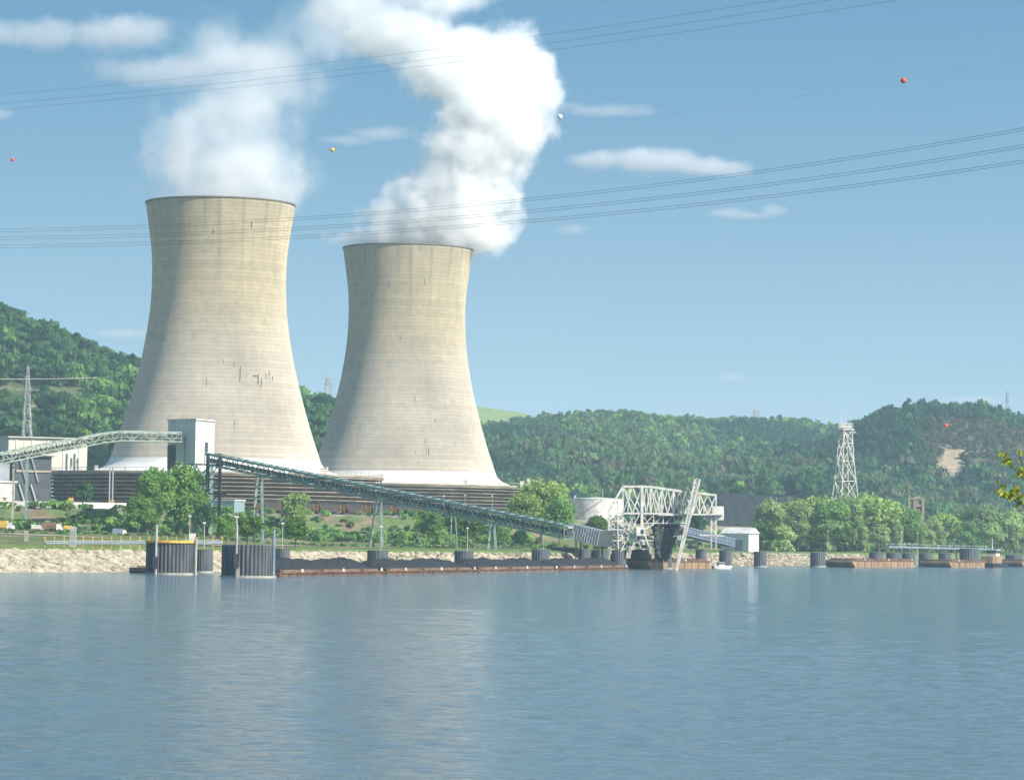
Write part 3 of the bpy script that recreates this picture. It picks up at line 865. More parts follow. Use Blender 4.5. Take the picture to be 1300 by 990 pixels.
tt = building('transfer_house', q4, zlow, ztop, M['white_sheet'], 'tall white clad transfer house on steel legs where the two conveyors meet', 'building', extra=tt_extra)

def gallery(name, pts, w, h, panel, m_, label, supports=(), cover=True, roof_m=None):
    """a truss conveyor gallery through the given centre-bottom points"""
    o = Vector(pts[0])
    root = empty(name, o)
    tr, belt, cov = MB(o), MB(o), MB(o)
    for a, b in zip(pts[:-1], pts[1:]):
        a, b = Vector(a), Vector(b); d = b - a; L = d.length; d.normalize()
        side = Vector((d.y, -d.x, 0)).normalized() * (w / 2); up = Vector((0, 0, h))
        n = max(1, int(round(L / panel)))
        for s_ in (-1, 1):
            s0 = side * s_
            tr.beam(a + s0, b + s0, 0.34); tr.beam(a + s0 + up, b + s0 + up, 0.34)
            tr.beam(a + s0 + up * 0.36, b + s0 + up * 0.36, 0.16)
            for i in range(n + 1):
                p = a + (b - a) * (i / n)
                tr.beam(p + s0, p + s0 + up, 0.20)
                if i < n:
                    p2 = a + (b - a) * ((i + 1) / n)
                    if i % 2: tr.beam(p + s0, p2 + s0 + up, 0.20)
                    else: tr.beam(p + s0 + up, p2 + s0, 0.20)
        for i in range(n + 1):
            p = a + (b - a) * (i / n)
            tr.beam(p - side, p + side, 0.2); tr.beam(p - side + up, p + side + up, 0.2)
        m0 = Vector((0, 0, h * 0.22)); m1 = Vector((0, 0, h * 0.56))
        belt.hull8([a - side * 0.7 + m0, a + side * 0.5 + m0, b + side * 0.5 + m0, b - side * 0.7 + m0, a - side * 0.7 + m1, a + side * 0.5 + m1, b + side * 0.5 + m1, b - side * 0.7 + m1])
        # pale walkway cover along the far side
        c0 = up * 0.80
        cov.hull8([a - side * 0.9 + c0, a + side * 0.2 + c0, b + side * 0.2 + c0, b - side * 0.9 + c0, a - side * 0.9 + c0 + up * .12, a + side * 0.2 + c0 + up * .12, b + side * 0.2 + c0 + up * .12, b - side * 0.9 + c0 + up * .12])
    tr.build('truss', m_, root, loc=(0, 0, 0)); belt.build('belt_housing', M['dark_steel'], root, loc=(0, 0, 0))
    cov.build('cover', roof_m or M['galv'], root, loc=(0, 0, 0))
    for (top, feet) in supports:
        for ft in feet:
            MB(o).beam(ft[0], ft[1], ft[2]).build('support_leg', ft[3], root, loc=(0, 0, 0))
    tag(root, label, 'conveyor')
    return root

# sloping conveyor down to the dock
A = P(266, 590, 952); B = P(722, 683.5, 862)
def on(u_):
    lo, hi_ = 0.0, 1.0
    for _ in range(40):
        t = (lo + hi_) / 2; q = A.lerp(B, t)
        if float(U(q.x, q.y)) < u_: lo = t
        else: hi_ = t
    return A.lerp(B, t)
sup = []
def legs(u_, spread, light=True, thick=0.75):
    t = on(u_)
    zf = hz(t.x, t.y)
    side = 2.0
    return (t, [((t.x - spread, t.y - 2.2, zf - 0.4), (t.x, t.y - 2.2, t.z), thick, M['pale_green_steel']),
                ((t.x + 1.8, t.y + 2.2, zf - 0.4), (t.x + 1.0, t.y + 2.2, t.z), thick, M['green_steel'])])
conv1 = gallery('conveyor_gallery', [A, A.lerp(B, 0.35), A.lerp(B, 0.7), B], 4.0, 3.5, 3.4, M['green_steel'],
                'long green truss conveyor sloping down from the transfer house to the coal dock',
                [legs(329, 0.6), legs(481, 1.8), legs(625, 0.4), legs(576, 0.0, True, 0.35)])
# head end frame under the top of the conveyor
hf = MB(A)
zA = hz(A.x, A.y)
for dx in (-0.5, 3.2):
    for dy in (-2.2, 2.2):
        hf.beam((A.x + dx, A.y + dy, zA - 0.3), (A.x + dx, A.y + dy, A.z + 3.5), 0.6)
for k in range(5):
    z = zA + (A.z - zA) * (k + 1) / 5
    hf.box((A.x + 1.4, A.y, z), (5.0 + (k == 2) * 3, 5.2, 0.35))
    if k < 4:
        z2 = zA + (A.z - zA) * (k + 2) / 5
        hf.beam((A.x - .5, A.y - 2.3, z), (A.x + 3.2, A.y - 2.3, z2), 0.3)
hf.build('head_frame', M['dark_steel'], conv1, loc=(0, 0, 0))

# left conveyor rising to the apex and running level to the transfer house
L0, L1, L2, L3 = P(-180, 628, 900), P(0, 588, 925), P(100, 568, 945), P(152, 559.5, 950)
L4 = P(228, 561, 958)
def post(px, top, z_bot_dy=0, w=0.6, m_=None, dx=0.0, back=0.0):
    t = P(px, top, 930 + back); zf = hz(t.x, t.y)
    return (t, [((t.x + dx, t.y, zf - 0.4), (t.x, t.y, t.z), w, m_ or M['green_steel'])])
conv2 = gallery('conveyor_gallery', [L0, L1, P(60, 575.5, 937), L2, P(130, 562, 948), L3, L4], 3.8, 2.9, 3.0, M['pale_green_steel'],
                'pale green truss conveyor rising from the left edge over a crest to the transfer house',
                [post(17.5, 585, w=0.55, m_=M['concrete']), post(34.5, 581, w=0.7, m_=M['green_steel'])])
# trestle tower under the crest
T0 = P(160, 561, 950)
tw = MB(T0); zt = hz(T0.x, T0.y)
cs = [(-2.2, -2), (2.2, -2), (2.2, 2), (-2.2, 2)]
for k in range(6):
    za = zt + (T0.z - zt) * k / 6; zb = zt + (T0.z - zt) * (k + 1) / 6
    for i in range(4):
        c0 = (T0.x + cs[i][0], T0.y + cs[i][1]); c1 = (T0.x + cs[(i + 1) % 4][0], T0.y + cs[(i + 1) % 4][1])
        tw.beam((*c0, za - 0.3), (*c0, zb), 0.5); tw.beam((*c0, zb), (*c1, zb), 0.3)
        tw.beam((*c0, za), (*c1, zb), 0.25); tw.beam((*c1, za), (*c0, zb), 0.25)
tw.build('trestle', M['dark_steel'], conv2, loc=(0, 0, 0))
# zigzag stair beside it
st = MB(T0)
zz_ = [(172, 566), (181, 574), (172, 582), (181, 590), (170, 597), (178, 604), (172, 611), (182, 617)]
for (xa, ya), (xb, yb) in zip(zz_[:-1], zz_[1:]):
    st.beam(P(xa, ya, 948), P(xb, yb, 948), 1.1, 0.22); st.beam(P(xa, ya - 3.5, 948), P(xb, yb - 3.5, 948), 0.12)
    st.beam(P(xa, ya, 948), P(xa, ya - 4, 948), 0.12)
for px in (172, 181):
    t = P(px, 566, 949); st.beam((t.x, t.y, hz(t.x, t.y)), t, 0.25)
st.build('stair', M['galv'], conv2, loc=(0, 0, 0))

# ------------------------------------------------------------------ buildings at the left
def plain_building(name, px0, px1, px2, Y, ytop, z0, wall, label, cat, roof=None, dl=25, dr=25, extra=None):
    q = quad_from(px0, px1, px2, Y, dl, dr)
    return building(name, q, z0, P(px1, ytop, Y).z, wall, label, cat, roof, extra=extra), q

def strips(root, o, q, n, z0, z1, m_):
    a, r_, b, l_ = q
    for i in range(n):
        t = (i + 0.5) / n
        vdoor(root, o, lerp2(a, r_, t - 0.012), lerp2(a, r_, t + 0.012), z0, z1, 'pilaster', m_, push=0.25)
q_big = quad_from(-60, 12, 112, 1425, 30, 12)
def big_extra(root, o):
    strips(root, o, q_big, 5, 16, P(12, 557, 1425).z, M['white_paint'])
    a, r_, b, l_ = q_big
    for i, t in enumerate((0.74, 0.80, 0.84, 0.88)):
        vdoor(root, o, lerp2(a, r_, t), lerp2(a, r_, t + 0.012), 16, 44 - 2 * (i % 2), 'flue', M['grey_sheet'], push=0.8)
building('plant_hall', q_big, GZ0 - 0.5, P(12, 555, 1425).z, M['beige'], 'large pale plant hall behind the left conveyor, its left wall in shade', 'building', extra=big_extra)
q_dk = quad_from(-40, 21, 67, 1140, 26, 6)
def dk_extra(root, o):
    a, r_, b, l_ = q_dk
    vdoor(root, o, lerp2(a, r_, 0.02), lerp2(a, r_, 0.98), 29.5, 30.2, 'ledge', M['deck'], push=0.5)
    for t in (0.12, 0.45):
        m_ = MB(o)
        for zq in ((17, 25), (26, 35)):
            p0 = lerp2(a, r_, t); p1 = lerp2(a, r_, t + 0.2)
            m_.beam((p0[0], p0[1] - 0.6, zq[1]), (p1[0], p1[1] - 0.6, zq[0]), 0.5)
        m_.build('brace', M['galv'], root, loc=(0, 0, 0))
building('crusher_house', q_dk, GZ0 - 0.5, P(30, 579, 1140).z, M['dark_clad'], 'dark clad crusher house under the left conveyor beside the louvred fill', 'building', extra=dk_extra)
q_bl = quad_from(-120, -40, 14, 1100, 20, 8)
building('switch_house', q_bl, GZ0 - 0.5, P(0, 585, 1100).z, M['grey_sheet'], 'blue-grey sheet metal building cut off by the left edge', 'building')
q_wh = quad_from(-90, -60, 21, 1030, 12, 6)
def wh_extra(root, o):
    a, r_, b, l_ = q_wh
    for t in (0.62, 0.82):
        vdoor(root, o, lerp2(a, r_, t), lerp2(a, r_, t + 0.05), 16, 18.4, 'door', M['grey_sheet'])
building('store_shed', q_wh, GZ0 - 0.5, P(10, 612, 1030).z, M['white_paint'], 'low white shed with grey doors at the left edge', 'shed', extra=wh_extra)
# low white wall on the terrace edge
wl_ = MB()
pts = [(-140, 1001), (-20, 1004), (60, 1006), (118, 1010), (168, 1015)]
for (u0, y0), (u1, y1) in zip(pts[:-1], pts[1:]):
    a = Vector((XU(u0, y0), y0, 0)); b = Vector((XU(u1, y1), y1, 0))
    wl_.hull8([(a.x, a.y, 14.5), (b.x, b.y, 14.5), (b.x, b.y + .4, 14.5), (a.x, a.y + .4, 14.5), (a.x, a.y, 17.6), (b.x, b.y, 17.6), (b.x, b.y + .4, 17.6), (a.x, a.y + .4, 17.6)])
tag(wl_.build('boundary_wall', M['white_paint']), 'long low white wall along the terrace edge below the left conveyor', 'wall')
# yellow equipment on the terrace
def yellow_box(px, py, w, h, Y, label, m_='yellow'):
    c = P(px, py, Y); r0 = empty('equipment_cabinet', (c.x, c.y, 15.6))
    MB(c).box((c.x, c.y, 15.6 + h / 2), (w, w * 0.8, h)).build('cabinet', M[m_], r0, loc=(0, 0, c.z - 15.6))
    MB(c).box((c.x, c.y, 15.6 + h + 0.12), (w * 1.15, w, 0.22)).build('lid', M['dark_steel'], r0, loc=(0, 0, c.z - 15.6))
    tag(r0, label, 'cabinet')
yellow_box(90, 634, 1.5, 3.6, 1020, 'pale yellow upright cabinet behind the white terrace wall')
yellow_box(142, 636, 1.4, 3.2, 1022, 'orange cabinet at the foot of the pair of thin grey masts', 'orange')
yellow_box(6, 633, 1.0, 3.0, 1020, 'small orange cabinet by the white shed', 'orange')
for k, px in enumerate((139.5, 143.5)):
    t = P(px, 593, 1018)
    m_ = MB((t.x, t.y, 15.6)).tube([(t.x, t.y, 15.4), (t.x, t.y, t.z)], 0.22, 8).build('mast', M['galv'])
    tag(m_, ('left' if k == 0 else 'right') + ' one of two thin grey masts against the dark louvres', 'mast', 'thin masts by the trestle')

# office hut by the head frame
q_of = quad_from(268, 300, 313, 1098, 5, 4)
def of_extra(root, o):
    a, r_, b, l_ = q_of
    for t in (0.15, 0.5, 0.8):
        vdoor(root, o, lerp2(l_, a, t), lerp2(l_, a, t + 0.1), 14.6, 15.9, 'window', M['glass'])
zof = hz(q_of[0][0], q_of[0][1])
building('site_hut', q_of, zof - 0.5, zof + 4.2, M['teal'], 'low teal site hut with a flat pale roof right of the tall trees', 'hut', M['white_paint'], extra=of_extra)

# ------------------------------------------------------------------ hopper cars
def rail_car():
    r0 = empty('hopper_car')
    b = MB()
    L, W = 13.5, 3.0
    b.hull8([(-L / 2 + 2.0, -W / 2, 1.2), (L / 2 - 2.0, -W / 2, 1.2), (L / 2 - 2.0, W / 2, 1.2), (-L / 2 + 2.0, W / 2, 1.2), (-L / 2, -W / 2, 3.9), (L / 2, -W / 2, 3.9), (L / 2, W / 2, 3.9), (-L / 2, W / 2, 3.9)])
    for i in range(9):
        x = -L / 2 + 1.6 + i * (L - 3.2) / 8
        b.box((x, -W / 2 - 0.08, 2.7), (0.16, 0.16, 2.3)); b.box((x, W / 2 + 0.08, 2.7), (0.16, 0.16, 2.3))
    b.build('body', M['brown_car'], r0)
    MB().box((0, 0, 1.05), (L, 1.6, 0.3)).build('chassis', M['dark_steel'], r0)
    for s_ in (-1, 1):
        MB().box((s_ * (L / 2 + 0.07), 0, 2.6), (0.12, 2.5, 2.4)).build('end_panel', M['orange'] , r0)
        bg = MB()
        for dx in (-0.9, 0.9):
            for dy in (-0.75, 0.75):
                bg.tube([(s_ * (L / 2 - 1.8) + dx, dy - 0.07, 0.46), (s_ * (L / 2 - 1.8) + dx, dy + 0.07, 0.46)], 0.46, 14)
        bg.box((s_ * (L / 2 - 1.8), 0, 0.65), (2.2, 1.7, 0.35))
        bg.build('bogie', M['dark_steel'], r0)
    coal_ = MB().hull8([(-L / 2 + .1, -1.4, 3.91), (L / 2 - .1, -1.4, 3.91), (L / 2 - .1, 1.4, 3.91), (-L / 2 + .1, 1.4, 3.91), (-L / 2 + 1.5, -.4, 4.5), (L / 2 - 1.5, -.4, 4.5), (L / 2 - 1.5, .4, 4.5), (-L / 2 + 1.5, .4, 4.5)])
    coal_.build('load', M['coal'], r0)
    return r0
car0 = rail_car()
a = Vector((XU(330, 1116), 1116)); b = Vector((XU(592, 1226), 1226))
ang = math.atan2(b.y - a.y, b.x - a.x)
ncar = int((b - a).length / 14.6)
names = ['brown hopper car at the left end of the coal train, nearest the conveyor leg', 'second hopper car from the left in the train below the louvres', 'third hopper car from the left in the train below the louvres',
         'fourth hopper car from the left in the train below the louvres', 'fifth hopper car from the left in the train below the louvres', 'sixth hopper car from the left in the train, left of the tall conveyor leg', 'seventh hopper car from the left, right of the tall conveyor leg', 'hopper car of the train partly behind the slope trees', 'last hopper car of the train, far behind the slope trees']
for i in range(ncar):
    o = car0 if i == 0 else copy_tree(car0)
    p = a.lerp(b, (i + 0.5) / ncar)
    o.location = (p.x, p.y, hz(p.x, p.y) + 0.15); o.rotation_euler = (0, 0, ang)
    tag(o, names[min(i, len(names) - 1)], 'rail car', 'hopper cars below the louvres')
tk = MB()
d = (b - a).normalized(); nn = Vector((-d.y, d.x))
for s_ in (-0.72, 0.72):
    p0 = a - d * 30 + nn * s_; p1 = b + d * 40 + nn * s_
    tk.beam((p0.x, p0.y, 15.83), (p1.x, p1.y, 15.83), 0.14)
for i in range(125):
    p = a - d * 30 + d * (i * 1.6)
    p = Vector((p.x, p.y)); tk.beam((p.x - nn.x * 1.3, p.y - nn.y * 1.3, 15.74), (p.x + nn.x * 1.3, p.y + nn.y * 1.3, 15.74), 0.25, 0.14)
tag(tk.build('railway_track', M['dark_steel']), 'railway track on the terrace under the hopper cars', kind='structure')

# ------------------------------------------------------------------ storage tanks, coal pile
def tank(px0, px1, Y, ytop, label, seed):
    X0, X1 = XU(px0, Y), XU(px1, Y); r_ = (X1 - X0) / 2; cx = (X0 + X1) / 2
    z0 = hz(cx, Y); h_ = P(px0, ytop, Y).z - z0
    r0 = empty('storage_tank', (cx, Y, z0))
    MB().lathe([(r_, -0.5), (r_, h_)], n=48).build('shell', M['white_paint'], r0, smooth=True)
    MB().lathe([(r_ + 0.15, h_ + 0.003), (r_ + 0.15, h_ + 0.3), (0.01, h_ + 1.0)], n=48).build('roof', M['white_sheet'], r0)
    st_ = MB()
    for k in range(14):
        a0 = math.radians(-150 + k * 5)
        st_.beam(((r_ + .6) * math.cos(a0), (r_ + .6) * math.sin(a0), h_ * k / 14), ((r_ + .6) * math.cos(a0 + .09), (r_ + .6) * math.sin(a0 + .09), h_ * (k + 1) / 14), 0.5, 0.15)
    st_.build('stair', M['galv'], r0)
    MB().box((-r_ * 0.85, -1, h_ + 0.9), (1.0, 1.0, 1.4)).build('vent', M['galv'], r0)
    MB().tube([(0.2 * r_, 0, h_ + 1), (0.2 * r_, 0, h_ + 4.5)], 0.14, 6).build('mast', M['galv'], r0)
    tag(r0, label, 'tank')
tank(727, 794, 1310, 633.5, 'single wide white storage tank behind the coal unloader', 1)

def heap(name, pts, Y0, Y1, label, seed=1):
    """a dark ridge of coal: px/py crest points between depth Y0 and Y1"""
    us_, zs_ = [], []
    n, m = 60, 16
    V = []
    for j in range(m + 1):
        t = j / m; Yj = Y0 + (Y1 - Y0) * t
        prof_ = math.sin(math.pi * t) ** 0.8 if 0 < t < 1 else 0
        for i in range(n + 1):
            pxi = pts[0][0] + (pts[-1][0] - pts[0][0]) * i / n
            py = np.interp(pxi, [p[0] for p in pts], [p[1] for p in pts])
            zc = P(pxi, py, (Y0 + Y1) / 2).z
            X = XU(pxi, (Y0 + Y1) / 2)
            zb = hz(X, Yj) - 0.3
            V.append((X, Yj, zb + max(0, (zc - zb)) * prof_ + 0.4 * math.sin(i * 1.3 + j)))
    Q = [(j * (n + 1) + i, j * (n + 1) + i + 1, (j + 1) * (n + 1) + i + 1, (j + 1) * (n + 1) + i) for j in range(m) for i in range(n)]
    tag(link(name, np_mesh(name, V, Q, mats=[M['coal']], smooth=True)), label, 'coal pile')
heap('coal_pile', [(876, 668), (900, 634), (916, 626), (940, 627), (1000, 631), (1020, 634), (1050, 655), (1060, 668)], 1740, 1860, 'huge black coal pile behind the white riverside hut')

# ------------------------------------------------------------------ dolphins (sheet pile cells)
def cell(px, wpx, Y, ytop, label, group, npile=40, cap=False, deep=2.5):
    w = wpx * Y / F; X = XU(px, Y); r_ = w / 2
    zt = P(px, ytop, Y).z
    r0 = empty('mooring_cell', (X, Y, 0))
    n = npile * 4
    def wob(k, i): return 0.10 * r_ / 4.8 * (1 if (k % 4) in (0, 1) else -1)
    MB().lathe([(r_, -deep), (r_, zt)], n=n, wob=wob).build('sheet_piles', M['sheet_pile'], r0)
    MB().lathe([(r_ * 0.97, zt - 0.3), (0.01, zt - 0.25)], n=32).build('fill', M['concrete'], r0)
    def wob2(k, i): return 0
    MB().lathe([(r_ + 0.12 * r_ / 4.8, -0.4), (r_ + 0.3 * r_ / 4.8, -0.4), (r_ + 0.3 * r_ / 4.8, 0.35), (r_ - 0.1, 0.35)], n=32).build('waterline_ring', M['concrete'], r0)
    tag(r0, label, 'mooring cell', group)
    return r0, r_, zt
def pile_pole(root, x, y, z0, z1, r_, m_, name='guide_pile'):
    MB().tube([(x, y, z0), (x, y, z1)], r_, 10).build(name, M[m_], root)

G1 = 'large mooring cells'
cell1, r1, z1_ = cell(221.5, 63, 605, 689, 'large mooring cell at left with a yellow rim and white box', G1)
MB().lathe([(r1 - 0.3, z1_), (r1 + 0.3, z1_), (r1 + 0.3, z1_ + 0.45), (r1 - 0.3, z1_ + 0.45), (r1 - 0.3, z1_)], n=48).build('yellow_rim', M['yellow'], cell1)
MB().box((3.9, 0.5, z1_ + 1.1), (1.2, 1.0, 1.6)).build('box', M['white_paint'], cell1)
pile_pole(cell1, -2.4, -4.9, -2, P(205, 666, 600).z, 0.24, 'galv'); pile_pole(cell1, 4.9, -2.2, -2, P(254, 682, 600).z, 0.26, 'concrete')
MB().box((-2.5, -5.1, 2.3), (0.9, 0.8, 2.2)).build('fender', M['dark_steel'], cell1)
cell2, r2, z2_ = cell(319.5, 67, 580, 691.5, 'large mooring cell nearest the camera, left of the coal barges', G1)
pile_pole(cell2, -1.8, -5.0, -2, P(307, 667, 577).z, 0.20, 'galv'); pile_pole(cell2, 4.7, -1.6, -2, P(352, 673, 577).z, 0.26, 'blue_pipe')
MB().box((-1.8, -5.25, 3.0), (0.9, 0.8, 2.6)).build('fender', M['dark_steel'], cell2)
MB().box((-1.5, -5.2, 0.9), (0.6, 0.5, 1.8)).build('fender', M['concrete'], cell2)
G2 = 'small mooring cells along the coal dock'
small = [(262, 24, 640, 697, 'small mooring cell half hidden behind the yellow-rimmed one'), (361, 21, 625, 696.5, 'small mooring cell tucked behind the large cell at the barge bow'),
         (483, 26, 688, 698.5, 'small round cell behind the first coal barge, below the tall conveyor leg'), (592.5, 24, 762, 699, 'small round cell behind the second coal barge'), (689.5, 22, 835, 697.5, 'small round cell behind the third coal barge, near the conveyor shed'),
         (743, 20, 880, 697, 'small round cell under the left leg of the unloader'), (765, 22, 884, 698, 'small round cell under the unloader beside its twin'), (788, 20, 890, 698, 'small round cell in the unloader shadow'), (817, 26, 905, 696.5, 'cell under the dark bucket ladder'), (845, 22, 915, 697, 'cell right of the bucket ladder'),
         (893, 14, 960, 697, 'small dark cell right of the leaning spud'), (924, 16, 985, 699, 'small cell below the left side of the white hut'), (968, 16, 1060, 700, 'dark cell standing at the bank just right of the white hut')]
for px, w, Y, yt, lb in small: cell(px, w, Y, yt, lb, G2, npile=22)
G3 = 'mooring cells behind the brown barges'
for px, w, Y, yt, lb in [(1041, 19, 1105, 701, 'dark mooring cell at the bow of the first brown barge'), (1115, 18, 1150, 701, 'leftmost cell behind the first brown barge'), (1137, 18, 1170, 701.5, 'cell second from the left behind the first brown barge'),
                         (1156, 17, 1190, 702, 'cell at the stern of the first brown barge'), (1177.5, 17, 1215, 702, 'cell between the first and second brown barges'), (1202, 16, 1240, 702, 'rusty topped cell behind the second brown barge'), (1233, 24, 1225, 696, 'broad tall cell behind the second brown barge'), (1290, 22, 1330, 704, 'low cell at the right edge')]:
    cell(px, w, Y, yt, lb, G3, npile=22)

# dark sheet wall from the bank to the unloader
sw = MB()
P0 = Vector((XU(703, 905), 905, 0)); P1 = Vector((XU(738, 885), 885, 0))
for i in range(24):
    t0, t1 = i / 24, (i + 1) / 24
    a_, b_ = P0.lerp(P1, t0), P0.lerp(P1, t1); off = 0.35 if i % 2 else 0
    sw.hull8([(a_.x, a_.y - off, -2), (b_.x, b_.y - off, -2), (b_.x, b_.y + .3, -2), (a_.x, a_.y + .3, -2), (a_.x, a_.y - off, 5.8), (b_.x, b_.y - off, 5.8), (b_.x, b_.y + .3, 5.8), (a_.x, a_.y + .3, 5.8)])
tag(sw.build('sheet_pile_wall', M['sheet_pile']), 'dark sheet pile wall joining the bank to the unloader', 'wall')

# ------------------------------------------------------------------ barges
def barge(name, a, b, width, deck, m_, label, group, open_=False, rake=4.5, coam=0.9, side=1, rim_m=None):
    """near-side waterline from plan point a (bow) to b (stern); the hull lies to the left of that line"""
    a = Vector((*a, 0)); b = Vector((*b, 0)); d = (b - a); L = d.length; d.normalize(); n_ = Vector((-d.y, d.x, 0))
    o = a + d * (L / 2) + n_ * (width / 2)
    r0 = empty(name, (o.x, o.y, 0), math.atan2(d.y, d.x))
    h = MB()
    x0, x1, w = -L / 2, L / 2, width / 2
    prof = [(x0, deck), (x0, deck - 0.7), (x0 + rake, -0.9), (x1 - 1.5, -0.9), (x1, 0.2), (x1, deck)]
    v = [(x, -w, z) for x, z in prof] + [(x, w, z) for x, z in prof]
    n = len(prof)
    h._add(v, [tuple(range(n)), tuple(reversed(range(n, 2 * n)))] + [(i, i + n, (i + 1) % n + n, (i + 1) % n) for i in range(n)])
    h.build('hull', m_, r0)
    # hold coaming
    cm = MB(); i0, i1, wi = x0 + 4.0, x1 - 2.5, w - 0.9
    for (p, q) in (((i0, -wi), (i1, -wi)), ((i0, wi), (i1, wi)), ((i0, -wi), (i0, wi)), ((i1, -wi), (i1, wi))):
        cm.beam((*p, deck + coam / 2 + 0.003), (*q, deck + coam / 2 + 0.003), 0.22, coam)
    cm.build('coaming', rim_m or m_, r0)
    rb = MB()
    for k in range(int(L / 7.0)):
        x = x0 + rake + 1 + k * 7.0
        if x < x1 - 2: rb.box((x, -w - 0.05, deck / 2), (0.18, 0.16, deck * 0.9)); rb.box((x, w + 0.05, deck / 2), (0.18, 0.16, deck * 0.9))
    rb.box((0, -w - 0.1, deck - 0.12), (L - 1, 0.24, 0.24)); rb.box((0, w + 0.1, deck - 0.12), (L - 1, 0.24, 0.24))
    rb.build('rubbing_strake', M['rust_dark'], r0)
    for k in range(6):
        x = x0 + 1.2 + k * (L - 2.4) / 5
        bt = MB(); bt.box((x, -w + 0.4, deck + 0.06), (1.0, 0.5, 0.12)); 
        for e in (-0.28, 0.28): bt.tube([(x + e, -w + 0.4, deck + 0.1), (x + e, -w + 0.4, deck + 0.6)], 0.14, 8)
        bt.build('bollard', M['white_steel'] if k % 2 else M['rust_dark'], r0)
    tag(r0, label, 'barge', group)
    return r0, L

LA = Vector((-43.8, 594)); LB = Vector((33.9, 868))
def on_line(u_):
    lo, hi_ = -0.2, 1.4
    for _ in range(50):
        t = (lo + hi_) / 2; q = LA.lerp(LB, t)
        if float(U(q.x, q.y)) < u_: lo = t
        else: hi_ = t
    return LA.lerp(LB, t)
cuts = [360, 495, 612, 715, 803]
lbs = ['first loaded coal barge, beside the large mooring cell', 'second loaded coal barge from the left', 'third loaded coal barge with an orange-red rim', 'last loaded coal barge, lying under the unloader']
def coal_load(r0, L, width, zt, label, seed, peak):
    r = np.random.default_rng(seed)
    n, m = 90, 20
    V = []
    hx = L / 2 - 3.4; hy = width / 2 - 1.15
    ph = r.uniform(0, 6, 6)
    for j in range(m + 1):
        y = -hy + 2 * hy * j / m
        for i in range(n + 1):
            x = -hx + 2 * hx * i / n
            e = min(1, (hx - abs(x)) / 3.5); e2 = min(1, (hy - abs(y)) / (hy * 0.9))
            big = 0.84 + 0.09 * math.sin(x * 0.19 + ph[0]) + 0.06 * math.sin(x * 0.53 + ph[1]) + 0.05 * math.sin(x * 1.7 + y + ph[2])
            V.append((x, y, zt + peak * (e ** 0.7) * (e2 ** 0.6) * big + 0.07 * r.uniform(-1, 1)))
    Q = [(j * (n + 1) + i, j * (n + 1) + i + 1, (j + 1) * (n + 1) + i + 1, (j + 1) * (n + 1) + i) for j in range(m) for i in range(n)]
    o = link('coal_load', np_mesh('coal_load', V, Q, mats=[M['coal']], smooth=True), None, r0.location.copy())
    o.rotation_euler = r0.rotation_euler
    tag(o, label, 'coal heap', 'coal heaps in the barges')
cl = ['black coal heaped in the first barge by the large cell', 'black coal heaped in the second barge from the left', 'black coal heaped in the third, orange-rimmed barge', 'black coal heaped in the barge under the unloader']
for i in range(4):
    p, q = on_line(cuts[i]), on_line(cuts[i + 1]); d = (q - p).normalized()
    r0, L = barge('coal_barge', tuple(p), tuple(q - d * 1.2), 11, 0.80, M['rust_dark'] if i != 2 else M['rust'], lbs[i], 'loaded coal barges along the dock', rim_m=M['rust'], rake=3.5, coam=0.45)
    coal_load(r0, L, 11, 1.05, cl[i], 40 + i, 2.3 if i else 2.5)
# low dark barge between the two large cells
barge('work_float', (XU(226, 622), 622), (XU(290, 690), 690), 9, 1.0, M['hull_black'], 'low black work float between the two large mooring cells', None, rake=2.5, coam=0.3, rim_m=M['rust'])
# rust brown empties
G4 = 'empty brown barges'
barge('empty_barge', (XU(826, 896), 896), (XU(906, 952), 952), 10.6, 2.3, M['hull_tan'], 'empty brown barge under the unloader with the leaning spud beside it', G4, coam=0.6, rim_m=M['rust_dark'])
barge('empty_barge', (XU(1085, 1103), 1103), (XU(1163, 1162), 1162), 10.6, 2.5, M['hull_tan'], 'empty brown barge at right, with its dark bow by the lone cell', G4, coam=0.6, rim_m=M['rust_dark'])
barge('empty_barge', (XU(1208, 1190), 1190), (XU(1270, 1248), 1248), 11.5, 2.3, M['hull_tan'], 'second empty brown barge from the left in the right-hand tow', G4, coam=0.6, rim_m=M['rust_dark'])
barge('empty_barge', (XU(1300, 1290), 1290), (XU(1352, 1345), 1345), 10.6, 2.4, M['hull_tan'], 'empty barge cut off by the right edge of the river view', G4, coam=0.6, rim_m=M['rust_dark'])

# small white boat by the end of the unloader barge
wb = P(916, 718, 965)
r0 = empty('work_boat', (wb.x, 965, 0), math.radians(20))
MB().hull8([(-2.6, -.9, -.3), (2.2, -.9, -.3), (2.2, .9, -.3), (-2.6, .9, -.3), (-3, -1.2, .8), (3.4, -.7, .9), (3.4, .7, .9), (-3, 1.2, .8)]).build('hull', M['white_paint'], r0)
MB().box((-.2, 0, 1.35), (2.0, 1.6, 1.1)).build('cabin', M['white_paint'], r0)
MB().box((-.2, 0, 1.5), (2.04, 1.64, .45)).build('window', M['glass'], r0)
tag(r0, 'tiny white work boat at the right end of the brown barge under the unloader', 'boat')
